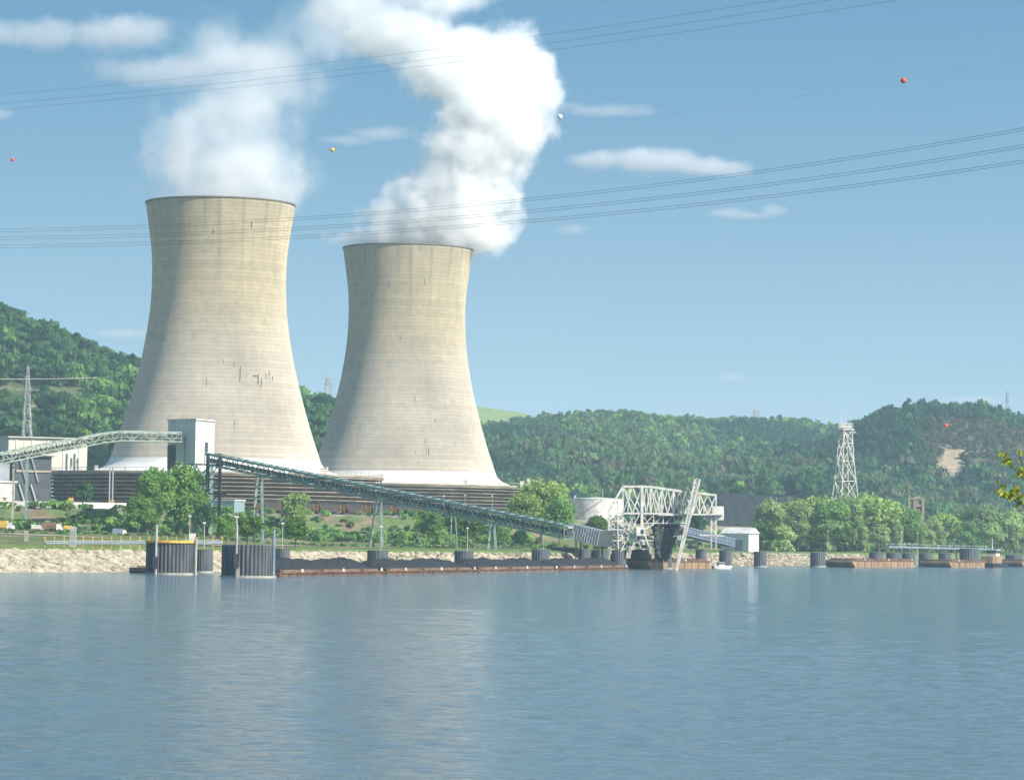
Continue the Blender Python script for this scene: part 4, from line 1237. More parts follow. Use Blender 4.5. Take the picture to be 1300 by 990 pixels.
# towboat behind the second brown barge
tb = P(1262, 712, 1235)
r0 = empty('towboat', (tb.x, 1240, 0), math.radians(64))
MB().hull8([(-9, -3.4, -1), (9, -3.4, -1), (9, 3.4, -1), (-9, 3.4, -1), (-10, -3.8, 1.6), (10, -3.8, 1.6), (10, 3.8, 1.6), (-10, 3.8, 1.6)]).build('hull', M['hull_black'], r0)
MB().box((-1, 0, 3.0), (12, 5, 2.8)).build('cabin', M['hull_tan'], r0)
who = MB().box((1, 0, 5.6), (5, 4, 2.4)).build('wheelhouse', M['white_paint'], r0)
MB().box((1, 0, 6.0), (5.1, 4.1, 1.0)).build('window', M['glass'], who)
MB().box((1, 0, 6.95), (5.8, 4.8, 0.25)).build('roof', M['white_paint'], who)
ms = MB(); ms.tube([(0, 0, 7), (0, 0, 11)], 0.15, 6); ms.beam((0, -1.6, 9.6), (0, 1.6, 9.6), 0.15); ms.beam((0, -1.2, 10.6), (0, 1.2, 10.6), 0.12)
ms.build('mast', M['white_paint'], who)
tag(r0, 'small towboat with tan cabin and white wheelhouse behind the brown barges', 'boat')

# pier walkway on the right
pw = empty('pier_walkway', (XU(1128, 1200), 1200, 0))
o = pw.location.copy()
w_ = MB(o); w_.beam(P(1126, 694, 1195), P(1255, 697, 1290), 1.6, 0.7); w_.build('deck', M['blue_pipe'], pw, loc=(0, 0, 0))
rl = MB(o); a_, b_ = P(1126, 690, 1195), P(1255, 693.3, 1290)
rl.beam(a_, b_, 0.12)
for k in range(30):
    t = a_.lerp(b_, k / 29); rl.beam(t, t - Vector((0, 0, 1.1)), 0.1)
rl.build('railing', M['galv'], pw, loc=(0, 0, 0))
for k in range(7):
    t = P(1126, 694, 1195).lerp(P(1255, 697, 1290), k / 6)
    MB(o).tube([(t.x, t.y, -2.5), t], 0.3, 8).build('pile', M['dark_steel'], pw, loc=(0, 0, 0))
tag(pw, 'long low blue-grey pier walkway on piles behind the brown barges', 'pier')

# ------------------------------------------------------------------ coal unloader
UY = 888
un = empty('coal_unloader', (XU(830, UY), UY, 0))
uo = un.location.copy()
def UQ(px, py, back=0.0): return P(px, py, UY + back)
DEP = 9.0
def tpart(name, segs, m_, w=0.4, layers=(0.0, DEP)):
    m2 = MB(uo)
    for s in segs[:8]:
        m2.beam(UQ(*s[0], layers[0]), UQ(*s[0], layers[-1]), 0.3)
    for s in segs:
        (x0, y0), (x1, y1) = s[0], s[1]; ww = s[2] if len(s) > 2 else w
        for bk in layers: m2.beam(UQ(x0, y0, bk), UQ(x1, y1, bk), ww)
    return m2
# main box truss: front and back faces tied across
top = [(791, 617.5), (815, 617.5), (826, 617.8), (840, 620), (855, 622), (870, 624.5), (888, 626), (909, 628.5)]
bot = [(791, 651.5), (815, 651.5), (826, 651.6), (840, 652), (855, 652.5), (870, 653), (888, 653), (909, 653)]
m2 = MB(uo)
for bk in (0, DEP * 0.5, DEP):
    for L_ in (top, bot):
        for a_, b_ in zip(L_[:-1], L_[1:]): m2.beam(UQ(*a_, bk), UQ(*b_, bk), 0.62 if L_ is top else 0.5)
    for i, (t_, b_) in enumerate(zip(top, bot)):
        m2.beam(UQ(*t_, bk), UQ(*b_, bk), 0.42)
        if i < len(top) - 1:
            mx_ = ((t_[0] + top[i + 1][0]) / 2, (b_[1] + bot[i + 1][1]) / 2)
            m2.beam(UQ(*t_, bk), UQ(*mx_, bk), 0.34); m2.beam(UQ(*top[i + 1], bk), UQ(*mx_, bk), 0.34)
            mt_ = ((t_[0] + top[i + 1][0]) / 2, (t_[1] + top[i + 1][1]) / 2)
            m2.beam(UQ(*b_, bk), UQ(*mt_, bk), 0.26); m2.beam(UQ(*bot[i + 1], bk), UQ(*mt_, bk), 0.26)
for t_ in top + bot: m2.beam(UQ(*t_, 0), UQ(*t_, DEP), 0.35)
m2.build('boom_truss', M['white_steel'], un, loc=(0, 0, 0))
# left portal
tpart('portal', [((791, 617.5), (773, 648), 0.6), ((773, 648), (773, 697), 0.5), ((773, 648), (784, 636), 0.35), ((784, 636), (785, 697), 0.35), ((815, 617), (815, 668), 0.75), ((815, 668), (826, 700), 0.4),
                 ((815, 668), (800, 700), 0.4), ((773, 651), (815, 651.5), 0.4), ((773, 651), (795, 672), 0.3), ((812, 652), (788, 700), 0.3), ((791, 618), (812, 652), 0.35), ((800, 618), (797, 650), 0.3),
                 ((826, 618), (838, 650), 0.45), ((773, 672), (812, 672), 0.3), ((773, 686), (830, 686), 0.3), ((790, 672), (812, 690), 0.3), ((788, 690), (830, 665), 0.3)],
      M['white_steel']).build('portal_frame', M['white_steel'], un, loc=(0, 0, 0))
# dark lower bracing
dk = tpart('b', [((775, 697), (800, 680), 0.45), ((800, 697), (775, 680), 0.45), ((800, 697), (826, 678), 0.5), ((826, 700), (800, 680), 0.5), ((778, 690), (838, 694), 0.5), ((822, 655), (840, 700), 0.5), ((850, 655), (832, 700), 0.5), ((815, 655), (815, 700), 0.6), ((855, 655), (850, 690), 0.4), ((775, 680), (850, 678), 0.5)], M['dark_steel'], layers=(1.5, 5.5, 9.5))
dk.build('lower_bracing', M['dark_steel'], un, loc=(0, 0, 0))
# machinery platform, winch house
def ubox(px0, py0, px1, py1, bk0, bk1, name, m_, jag=0):
    m3 = MB(uo)
    a_ = [UQ(px0, py1, bk0), UQ(px1, py1, bk0), UQ(px1, py1, bk1), UQ(px0, py1, bk1), UQ(px0, py0, bk0), UQ(px1, py0, bk0), UQ(px1, py0, bk1), UQ(px0, py0, bk1)]
    m3.hull8(a_); return m3.build(name, M[m_], un, loc=(0, 0, 0))
ubox(836, 652, 868, 654.4, -0.8, 10, 'platform', 'white_steel')
ubox(868, 652, 918, 653.8, -1.2, 10, 'walkway', 'white_steel')
ocab = ubox(808, 668.5, 818, 680, -1.6, 2.2, 'operator_cabin', 'white_paint')
cwin = ubox(814, 672, 817.2, 677, -1.75, -1.62, 'cabin_window', 'glass'); cwin.parent = ocab
ubox(776, 666, 796, 679, 1.2, 7, 'drive_house', 'galv')
ubox(846, 639, 862, 651.5, 1.5, 7, 'winch_house', 'grey_sheet')
ubox(823, 655, 866, 660, 0.6, 8.6, 'trolley', 'dark_steel')
ubox(805, 653, 822, 665, 2, 8, 'hopper', 'dark_clad')
ubox(848, 664, 863, 680, 1, 6.5, 'gearbox', 'dark_steel')
ubox(838, 681, 850, 692, 2.0, 6.5, 'chute', 'dark_clad')
mm = MB(uo)
for k in range(26):
    x = random.uniform(806, 864); y = random.uniform(655, 690); s = random.uniform(0.5, 1.8)
    c = UQ(x, y, random.uniform(0.3, 7)); MB(uo).box(c, (s, s * 0.8, s * random.uniform(0.5, 1.6)), random.uniform(0, 1)).build('machine', M[('dark_steel', 'dark_clad', 'dark_steel', 'galv')[k % 4]], un, loc=(0, 0, 0))
mm = MB(uo)
for k in range(16):
    x = random.uniform(838, 868); y = random.uniform(643, 652); s = random.uniform(0.4, 1.2)
    c = UQ(x, y, random.uniform(0.3, 7)); MB(uo).box(c, (s, s * 0.8, s * random.uniform(0.5, 1.2)), random.uniform(0, 1)).build('winch', M['galv'], un, loc=(0, 0, 0))
sf = MB(uo)
rs_ = random.Random(12)
cols_ = [774, 782, 790, 798, 806, 815, 824]
for x in cols_: 
    for y in (653, 679): sf.beam(UQ(x, y, 0.5), UQ(x, y, 8.5), 0.2)
for bk in (0.5, 4.5, 8.5):
    for x0, x1 in zip(cols_[:-1], cols_[1:]):
        for y0, y1 in ((653, 666), (666, 679), (679, 697)):
            if rs_.random() < 0.7: sf.beam(UQ(x0, y0, bk), UQ(x1, y1, bk), 0.2)
            if rs_.random() < 0.5: sf.beam(UQ(x1, y0, bk), UQ(x0, y1, bk), 0.2)
            if rs_.random() < 0.8: sf.beam(UQ(x0, y1, bk), UQ(x1, y1, bk), 0.26)
            if rs_.random() < 0.6: sf.beam(UQ(x0, y0, bk), UQ(x0, y1, bk), 0.24)
for x in (830, 842, 856, 866):
    sf.beam(UQ(x, 653, 0.2), UQ(x, 664, 0.2), 0.26); sf.beam(UQ(x - 10, 664, 0.2), UQ(x, 653, 0.2), 0.2)
sf.beam(UQ(815, 664, 0.2), UQ(870, 664, 0.2), 0.3); sf.beam(UQ(815, 653, 0.2), UQ(870, 653, 0.2), 0.3); sf.beam(UQ(815, 653, 0.2), UQ(815, 653, 0.6), 0.3)
sf.build('service_frame', M['white_steel'], un, loc=(0, 0, 0))
# bucket ladder: two chain runs with buckets round a head wheel
bl = MB(uo)
cpt = [(838, 664), (848, 664), (853, 670), (852, 690), (848, 704), (842, 710), (836, 704), (833, 690), (832, 672)]
for a_, b_ in zip(cpt, cpt[1:] + cpt[:1]): bl.beam(UQ(*a_, 1.6), UQ(*b_, 1.6), 0.8, 2.2)
bl.hull8([UQ(836, 700, 0.6), UQ(848, 700, 0.6), UQ(848, 700, 2.8), UQ(836, 700, 2.8), UQ(835, 670, 0.6), UQ(851, 670, 0.6), UQ(851, 670, 2.8), UQ(835, 670, 2.8)])
blo = bl.build('bucket_ladder', M['dark_steel'], un, loc=(0, 0, 0))
bk_ = MB(uo)
for a_, b_ in zip(cpt, cpt[1:] + cpt[:1]):
    for t in (0.2, 0.7):
        c = UQ(a_[0] + (b_[0] - a_[0]) * t, a_[1] + (b_[1] - a_[1]) * t, 0.9); bk_.box(c, (1.1, 1.6, 0.9), 0.3)
bk_.build('buckets', M['dark_steel'], un.children[-1] if False else blo, loc=(0, 0, 0))
# white house hung at the boom's right end and its legs
ubox(893, 642.5, 919, 660, 1, 9.2, 'counterweight_house', 'white_paint')
ubox(896, 641, 899, 642.4, 2, 4, 'roof_vent', 'white_paint')
tpart('r', [((903, 655), (903, 679), 0.4), ((909, 655), (909, 679), 0.4), ((903, 661), (909, 668), 0.25), ((909, 661), (903, 668), 0.25), ((903, 670), (909, 678), 0.25), ((888, 679), (920, 680), 0.35)], M['white_steel']).build('right_trestle', M['white_steel'], un, loc=(0, 0, 0))
for fx, fy0, fy1, fw in ((903, 679, 698, .5), (909, 679, 698, .5), (826, 693, 703, .8), (800, 693, 703, .8), (775, 690, 703, .7)):
    for fb in (0, DEP): MB(uo).beam(UQ(fx, fy0, fb), UQ(fx, fy1, fb), fw).build('footing', M['concrete'], un, loc=(0, 0, 0))
tag(un, 'white lattice coal unloader with dark bucket ladder standing over the barges', 'unloader')

# leaning spud girder
sp0, sp1 = P(858.5, 724, UY - 3), P(885.5, 608.5, UY - 3)
spr = empty('spud_girder', sp0)
d = (sp1 - sp0); sd_ = Vector((0.36, 0, 0.0)); sy = Vector((0, 0.7, 0))
g = MB(sp0)
for s_ in (-1, 1):
    for t_ in (-1, 1):
        k0 = 0.6; g.beam(sp0 + sd_ * s_ * 0.6 + sy * t_ * .7, sp0.lerp(sp1, 0.5) + sd_ * s_ * 1.2 + sy * t_, 0.4)
        g.beam(sp0.lerp(sp1, 0.5) + sd_ * s_ * 1.2 + sy * t_, sp1 + sd_ * s_ * 1.9 + sy * t_, 0.45)
g.build('rails', M['white_steel'], spr, loc=(0, 0, 0))
g = MB(sp0)
for k in range(22):
    t = k / 21; c = sp0.lerp(sp1, t); w2 = 0.6 + 1.3 * t
    g.beam(c - sd_ * w2 - sy, c + sd_ * w2 - sy, 0.2)
    if k < 21:
        c2 = sp0.lerp(sp1, (k + 1) / 21); g.beam(c - sd_ * w2 - sy, c2 + sd_ * w2 - sy, 0.16)
g.build('lacing', M['white_steel'], spr, loc=(0, 0, 0))
g = MB(sp0); g.hull8([sp0 - sd_ * .5 + sy * .2, sp0 + sd_ * .5 + sy * .2, sp0 + sd_ * .5 + sy * .5, sp0 - sd_ * .5 + sy * .5, sp1 - sd_ * 1.3 + sy * .2 - d * 0.04, sp1 + sd_ * 1.0 + sy * .2 - d * 0.04, sp1 + sd_ * 1.0 + sy * .5 - d * 0.04, sp1 - sd_ * 1.3 + sy * .5 - d * 0.04])
g.build('web', M['galv'], spr, loc=(0, 0, 0))
tag(spr, 'long pale girder leaning steeply in front of the coal unloader, foot in the water', 'girder')

# corrugated conveyor shed at the foot of the sloping conveyor
csd = empty('conveyor_shed', (XU(742, 868), 868, P(742, 690, 868).z))
co_ = csd.location.copy()
fr = [P(724, 664, 866), P(763, 673, 862), P(759, 693, 862), P(719.5, 683.5, 866)]
bkv = [v + Vector((1.5, 7, 0)) for v in fr]
s_ = MB(co_); s_.hull8([fr[3], fr[2], bkv[2], bkv[3], fr[0], fr[1], bkv[1], bkv[0]]); s_.build('cladding', M['grey_sheet'], csd, loc=(0, 0, 0))
rb = MB(co_)
for k in range(12):
    t = (k + 0.5) / 12; rb.beam(fr[0].lerp(fr[1], t) - Vector((0, .1, 0)), fr[3].lerp(fr[2], t) - Vector((0, .1, 0)), 0.15)
for k in range(3):
    rb.beam(fr[3].lerp(fr[2], 0.05 + k * .3) - Vector((0, .25, 0)), fr[0].lerp(fr[1], 0.35 + k * .3) - Vector((0, .25, 0)), 0.22)
rb.build('ribs', M['galv'], csd, loc=(0, 0, 0))
e_ = MB(co_); k1 = Vector((2.4, 1.0, -0.1)); e_.hull8([fr[2] + Vector((.01, 0, 0)), fr[2] + k1, bkv[2] + k1, bkv[2], fr[1] + Vector((.01, 0, -.2)), fr[1] + k1, bkv[1] + k1, bkv[1]]); e_.build('open_end', M['dark_clad'], csd, loc=(0, 0, 0))
lg = MB(co_)
for v in (fr[2], bkv[2], fr[3].lerp(fr[2], 0.3), bkv[3].lerp(bkv[2], 0.3)):
    lg.beam((v.x, v.y + 0.3, hz(v.x, v.y) - .5), (v.x, v.y + 0.3, v.z), 0.4)
lg.build('legs', M['dark_steel'], csd, loc=(0, 0, 0))
tag(csd, 'grey corrugated shed tilted along the lower end of the sloping conveyor', 'shed')

# short gallery from the unloader to the right
g0 = P(866, 679, 905); g1 = P(927, 693, 1010)
gr = gallery('conveyor_gallery', [g0, g1], 3.0, 2.2, 3.0, M['blue_pipe'], 'short low conveyor running from the unloader towards the white riverside hut', [])

# white riverside hut
q_hut = quad_from(918, 953, 966, 1150, 9.0, 9)
zh = hz(q_hut[0][0], q_hut[0][1])
hut = empty('riverside_hut', (q_hut[0][0], q_hut[0][1], zh)); ho = hut.location.copy()
a_, r_, b_, l_ = [Vector((*c, 0)) for c in q_hut]
zt = P(950, 677, 1150).z; zr = P(940, 669.5, 1150).z
w_ = MB(ho); w_.hull8([(v.x, v.y, zh - .5) for v in (a_, r_, b_, l_)] + [(v.x, v.y, zt) for v in (a_, r_, b_, l_)]); w_.build('wall', M['white_sheet'], hut, loc=(0, 0, 0))
rf = MB(ho)
m0 = (a_ + r_) / 2; m1 = (l_ + b_) / 2
ov = (a_ - l_).normalized() * 0.6
def pt(v, z): return (v.x, v.y, z)
rf._add([pt(a_ + ov, zt + .01), pt(r_ + ov, zt + .01), pt(m0 + ov, zr), pt(l_ - ov, zt + .01), pt(b_ - ov, zt + .01), pt(m1 - ov, zr)], [(0, 1, 2), (5, 4, 3), (0, 2, 5, 3), (1, 4, 5, 2), (0, 3, 4, 1)])
rf.build('roof', M['white_paint'], hut, loc=(0, 0, 0))
vdoor(hut, ho, lerp2(l_, a_, 0.52), lerp2(l_, a_, 0.78), zh, zh + 4.2, 'roller_door', M['grey_sheet'])
vdoor(hut, ho, lerp2(l_, a_, 0.2), lerp2(l_, a_, 0.32), zh + 2.6, zh + 4.0, 'window', M['glass'])
tag(hut, 'white gabled hut on the bank right of the unloader with a grey roller door', 'hut')

# ------------------------------------------------------------------ lattice towers
def lattice(name, px, ybase, ytop, wbase, wtop, Y, label, levels=6, kink=None, m_='white_steel', arms=(), th=0.35, base_z=None, cat='pylon'):
    pb = P(px[0], ybase, Y); pt_ = P(px[1], ytop, Y)
    zb = base_z if base_z is not None else min(hz(pb.x, Y) - 0.5, pb.z)
    r0 = empty(name, (pb.x, Y, zb)); o = r0.location.copy()
    H_ = pt_.z - zb
    m2 = MB(o)
    def half(t):
        if kink: return np.interp(t, [0, kink[0], 1], [wbase / 2, kink[1] / 2, wtop / 2])
        return wbase / 2 + (wtop - wbase) / 2 * t
    ts = [1 - (1 - i / levels) ** 1.25 for i in range(levels + 1)]
    rot = math.radians(24)
    def cor(t, i):
        h_ = half(t) ; x, y = ((-h_, -h_), (h_, -h_), (h_, h_), (-h_, h_))[i]
        cx = pb.x + (pt_.x - pb.x) * t
        return Vector((cx + x * math.cos(rot) - y * math.sin(rot), Y + x * math.sin(rot) + y * math.cos(rot), zb + H_ * t))
    for a_, b_ in zip(ts[:-1], ts[1:]):
        for i in range(4):
            j = (i + 1) % 4
            m2.beam(cor(a_, i), cor(b_, i), th)
            m2.beam(cor(a_, i), cor(b_, j), th * 0.55); m2.beam(cor(a_, j), cor(b_, i), th * 0.55)
            m2.beam(cor(b_, i), cor(b_, j), th * 0.7)
    m2.build('lattice', M[m_], r0, loc=(0, 0, 0))
    for (dz_frac, half_len) in arms:
        z = zb + H_ * dz_frac; cx = pb.x + (pt_.x - pb.x) * dz_frac
        a2 = MB(o); a2.beam((cx - half_len, Y, z), (cx + half_len, Y, z), th * 0.8)
        a2.beam((cx - half_len, Y, z), (cx, Y, z + half_len * 0.25), th * 0.5); a2.beam((cx + half_len, Y, z), (cx, Y, z + half_len * 0.25), th * 0.5)
        a2.build('crossarm', M[m_], r0, loc=(0, 0, 0))
    tag(r0, label, cat)
    return r0, cor
LTY = 1500
lt, cor = lattice('lattice_tower', (1073.5, 1073.5), 632, 546, 13.5, 4.5, LTY, 'tall pale lattice tower with a railed top platform above the riverside trees', 6, kink=(0.72, 6.0), th=0.42, cat='lattice tower')
o = lt.location.copy()
pf = P(1073.5, 546, LTY)
MB(o).box((pf.x, pf.y, pf.z + 0.2), (6.2, 6.2, 0.45), math.radians(24)).build('platform', M['white_steel'], lt, loc=(0, 0, 0))
MB(o).box((pf.x + 2.6, pf.y, pf.z - 1.0), (4.4, 3.2, 0.4)).build('side_platform', M['white_steel'], lt, loc=(0, 0, 0))
rl = MB(o)
for dx in np.linspace(-3, 3, 7):
    for dy in (-3, 3): rl.beam((pf.x + dx, pf.y + dy, pf.z + 0.4), (pf.x + dx, pf.y + dy, pf.z + 3.2), 0.25)
for z in (1.7, 3.2):
    for dy in (-3, 3): rl.beam((pf.x - 3, pf.y + dy, pf.z + z), (pf.x + 3, pf.y + dy, pf.z + z), 0.28)
rl.box((pf.x - 0.3, pf.y, pf.z + 1.3), (4.6, 2.6, 1.8))
rl.build('railing', M['white_steel'], lt, loc=(0, 0, 0))
for dx, yy in ((-2.2, 521), (2.0, 524)):
    q = P(1073.5, yy, LTY); MB(o).tube([(pf.x + dx, pf.y, pf.z), (pf.x + dx, pf.y, q.z)], 0.11, 6).build('aerial', M['white_steel'], lt, loc=(0, 0, 0))
# second, slimmer leg pair leaning in to the apex
ap = P(1073.5, 549, LTY - 3)
inn = MB(o)
for s_ in (-1, 1): inn.beam((pf.x + s_ * 4.0, pf.y - 3.6, P(0, 575, LTY).z + 1 - (10 if False else 0)), ap, 0.45)
inn.build('inner_leg', M['white_steel'], lt, loc=(0, 0, 0))

lattice('pylon', (35, 35.5), 556, 465, 7.0, 0.8, 1430, 'slender lattice pylon in front of the left wooded hill', 9, m_='galv', arms=((0.84, 5.2),), th=0.24)
lattice('pylon', (417, 417), 516, 480, 7.0, 2.0, 2100, 'distant pylon on the skyline between the two cooling towers', 5, m_='galv', arms=((0.98, 5.5), (0.8, 4.0)), th=0.3, base_z=P(417, 520, 2100).z)
lattice('pylon', (960, 960), 533, 521, 6.0, 4.5, 3300, 'small distant double pylon on the far ridge', 3, m_='galv', arms=((1.0, 7.5),), th=0.45)
lattice('pylon', (1279, 1279), 522, 497, 5.0, 0.8, 2640, 'small distant pylon on top of the right-hand hill', 5, m_='galv', arms=((0.9, 4),), th=0.35)
lattice('pylon', (1123, 1123), 528, 515, 2.6, 0.6, 2620, 'very thin distant mast on the skyline right of the lattice tower', 4, m_='galv', th=0.3)

# old stone hopper among the right-hand trees
hp = empty('ruined_hopper', (*P(1166, 650, 1500).xy, hz(P(1166, 650, 1500).x, 1500))); o = hp.location.copy()
m2 = MB(o)
def HB(x0, y0, x1, y1, b0, b1):
    m2.hull8([P(x0, y1, 1500 + b0), P(x1, y1, 1500 + b0), P(x1, y1, 1500 + b1), P(x0, y1, 1500 + b1), P(x0, y0, 1500 + b0), P(x1, y0, 1500 + b0), P(x1, y0, 1500 + b1), P(x0, y0, 1500 + b1)])
HB(1153, 628, 1156, 650, 0, 3); HB(1160, 630, 1163, 668, 0, 3); HB(1170.5, 632, 1173.5, 668, 0, 3); HB(1163, 629.5, 1170.5, 633, 0, 3); HB(1163, 641, 1170.5, 643, 0, 3); HB(1156.5, 632, 1160, 634, 0, 3)
HB(1164, 635, 1166, 641, 0.5, 2)
m2.build('frame', M['old_brick'], hp, loc=(0, 0, 0))
m2 = MB(o); HB(1163.1, 643, 1170.4, 652, 0.6, 2.6); m2.build('bin', M['rust'], hp, loc=(0, 0, 0))
tag(hp, 'old tan hopper frame with open windows above the right-hand trees', 'hopper')

# ------------------------------------------------------------------ lamp posts
def lamp(px, ytop, Y, label, tall=True, base=None, m_='galv'):
    t = P(px, ytop, Y); zb = base if base is not None else hz(t.x, Y)
    r0 = empty('lamp_post', (t.x, Y, zb)); H_ = t.z - zb
    po = MB().tube([(0, 0, -0.4), (0, 0, H_)], [0.13, 0.08], 8).build('pole', M[m_], r0)
    MB().box((0.0, 0, H_ + 0.15), (0.6, 0.4, 0.35)).build('lamp_head', M['white_paint'], po)
    tag(r0, label, 'lamp post', 'lamp posts along the bank')
for px, yt, Y, lb in [(241, 656, 660, 'lamp post behind the yellow-rimmed cell, in front of the trees'), (259.5, 664.5, 665, 'shorter lamp post right of the yellow-rimmed cell'), (359, 665, 700, 'lamp post behind the bow cell, left of the small green tree'),
                      (484, 669, 740, 'lamp post above the small cell behind the first coal barge'), (593.5, 671, 805, 'lamp post above the cell behind the second coal barge'), (690, 671, 880, 'lamp post by the cell behind the third coal barge'),
                      (741, 672, 900, 'lamp post in front of the corrugated shed'), (563.5, 629.5, 1120, 'tall lamp post in front of the right tower fill'), (590.5, 629, 1122, 'second tall lamp post in front of the right tower fill'), (625, 630, 1125, 'third tall lamp post in front of the right tower fill, beside the leafy tree')]:
    lamp(px, yt, Y, lb)
for px, yt, Y, lb in [(1051, 674.5, 1230, 'lamp post left of the barges against the pale trees'), (1125, 676, 1230, 'leftmost lamp post over the pier walkway'), (1145, 676, 1245, 'middle lamp post over the pier walkway'), (1165, 677, 1260, 'right lamp post over the pier walkway'), (964, 655, 1500, 'lamp post by the coal pile')]:
    t = P(px, yt, Y); lamp(px, yt, Y, lb, base=min(hz(t.x, Y), 4.0) if hz(t.x, Y) > 0 else -2.5)

# lamp on a davit above the near cell
t = P(306, 656, 577)
dv = MB((0, 0, 0)); dv.tube([(-1.8, -5.0, P(307, 667, 577).z - .5), (-1.9, -5.0, t.z)], 0.10, 6); dv.box((-1.9, -5.0, t.z), (0.7, 0.4, 0.3))
dv.beam((-1.9, -5.0, t.z), (-3.6, -5.0, t.z + 0.5), 0.08); dv.build('davit_lamp', M['white_paint'], cell2)

# ------------------------------------------------------------------ walkway with yellow posts at the left bank
wk = empty('bank_walkway', (XU(57, 645), 645, hz(XU(57, 645), 645))); o = wk.location.copy()
a_, b_ = P(57, 689, 645), P(282, 688.5, 668)
MB(o).beam(a_, b_, 0.9, 0.4).build('deck', M['blue_pipe'], wk, loc=(0, 0, 0))
MB(o).beam(a_ + Vector((0, -.6, .4)), b_ + Vector((0, -.6, .4)), 0.12).build('handrail', M['galv'], wk, loc=(0, 0, 0))
for k in range(20):
    t = a_.lerp(b_, k / 19.0)
    MB(o).beam((t.x, t.y, hz(t.x, t.y) - .4), (t.x, t.y, t.z + 1.35), 0.18).build('post', M['yellow'], wk, loc=(0, 0, 0))
tag(wk, 'blue-grey bank walkway with a row of yellow posts left of the mooring cells', 'walkway')
# pump box and bits on the left bank
def small_box(px, py0, py1, wpx, Y, m_, name, label, cat):
    c = P(px, py1, Y); w = wpx * Y / F; h_ = (py1 - py0) * Y / F; zb = hz(c.x, Y)
    r0 = empty(name, (c.x, Y, zb)); top_z = P(px, py0, Y).z - zb
    MB().box((0, 0, top_z / 2 - .1), (w, w * .7, top_z + .2)).build('body', M[m_], r0)
    MB().box((0, 0, top_z + .1), (w * 1.12, w * .8, .14)).build('lid', M['white_steel'], r0)
    for k in range(4): MB().box((-w / 2 + w * (k + .5) / 4, -w * .36, top_z * .5), (w * .1, .05, top_z * .7)).build('rib', M['galv'], r0)
    tag(r0, label, cat)
small_box(92.5, 670, 688, 8, 660, 'galv', 'pump_kiosk', 'upright pale kiosk with ribbed sides behind the bank walkway', 'kiosk')
small_box(33, 675, 687, 5, 690, 'concrete', 'valve_box', 'small concrete valve box on the far left bank', 'box')

def truck(px, py, Y, m_, label, s=1.0, rz=0.1):
    c = P(px, py, Y); zb = hz(c.x, c.y)
    r0 = empty('parked_truck', (c.x, c.y, zb), rz); r0.scale = (s, s, s)
    MB().box((-0.9, 0, 1.9), (4.2, 2.3, 2.0)).build('box_body', M[m_], r0)
    MB().hull8([(1.3, -1.1, .6), (3.2, -1.1, .6), (3.2, 1.1, .6), (1.3, 1.1, .6), (1.3, -1.1, 2.4), (2.7, -1.1, 2.4), (2.7, 1.1, 2.4), (1.3, 1.1, 2.4)]).build('cab', M['white_paint'], r0)
    MB().hull8([(2.72, -.95, 1.6), (3.0, -.95, 1.6), (3.0, .95, 1.6), (2.72, .95, 1.6), (2.62, -.95, 2.3), (2.8, -.95, 2.3), (2.8, .95, 2.3), (2.62, .95, 2.3)]).build('windscreen', M['glass'], r0)
    for x in (-2.0, 2.2):
        for y in (-1.05, 1.05): MB().tube([(x, y - .13, .45), (x, y + .13, .45)], .45, 14).build('wheel', M['dark_steel'], r0)
    tag(r0, label, 'truck')
truck(66, 668, 893, 'rust', 'rust-red box truck parked at the foot of the left slope', 0.95)
truck(48, 667, 897, 'white_paint', 'white truck parked just left of the rust-red one', 0.6)
truck(4, 662, 890, 'yellow', 'yellow truck at the far left edge below the slope', 1.0, -0.1)
truck(88, 666, 900, 'yellow', 'small yellow truck right of the rust-red one', 0.55)
truck(152, 667, 880, 'blue_pipe', 'blue-grey truck parked below the slope near the trees', 0.65)

# pale roads on the bench
def road(name, pts, w, label):
    V, Q = [], []
    dense = []
    for (u0, y0), (u1, y1) in zip(pts[:-1], pts[1:]):
        for k in range(24): dense.append((u0 + (u1 - u0) * k / 24, y0 + (y1 - y0) * k / 24))
    dense.append(pts[-1])
    for u_, y_ in dense:
        for s_ in (-.5, .5):
            Y = y_ + w * s_; X = XU(u_, Y); V.append((X, Y, hz(X, Y) + 0.16))
    Q = [(2 * i, 2 * i + 2, 2 * i + 3, 2 * i + 1) for i in range(len(dense) - 1)]
    tag(link(name, np_mesh(name, V, Q, mats=[M['asphalt']])), label, kind='structure')
road('road', [(-150, 760), (60, 745), (300, 770), (470, 810), (620, 880), (760, 950), (900, 1090), (1000, 1240)], 7, 'pale gravel road along the grassy bench')
road('path', [(330, 840), (480, 868), (640, 930), (740, 1000)], 4, 'pale upper track at the foot of the slope')

# ------------------------------------------------------------------ trees that stand singly or in rows
protos = {
    'round_fresh': make_tree(11, 18, 15, 'round', 'fresh', 3600, 0.42, 26),
    'tall_fresh': make_tree(12, 22, 11, 'tall', 'fresh', 3600, 0.42, 26, 0.04),
    'round_pale': make_tree(13, 18, 13, 'round', 'pale', 3200, 0.45, 24),
    'tall_pale': make_tree(14, 21, 10, 'tall', 'pale', 3200, 0.45, 24, 0.04),
    'small': make_tree(15, 7.5, 7.5, 'round', (0.12, 0.22, 0.045), 1800, 0.24, 18),
    'round_olive': make_tree(16, 17, 15, 'round', (0.32, 0.44, 0.13), 3200, 0.42, 26),
    'sparse': make_tree(17, 9, 6, 'tall', 'mid', 900, 0.26, 14),
    'round_mid': make_tree(18, 18, 14, 'round', 'mid', 3200, 0.45, 24),
}
PH = {'round_fresh': 18, 'tall_fresh': 22, 'round_pale': 18, 'tall_pale': 21, 'small': 7.5, 'round_olive': 17, 'sparse': 9, 'round_mid': 18}
used = {}
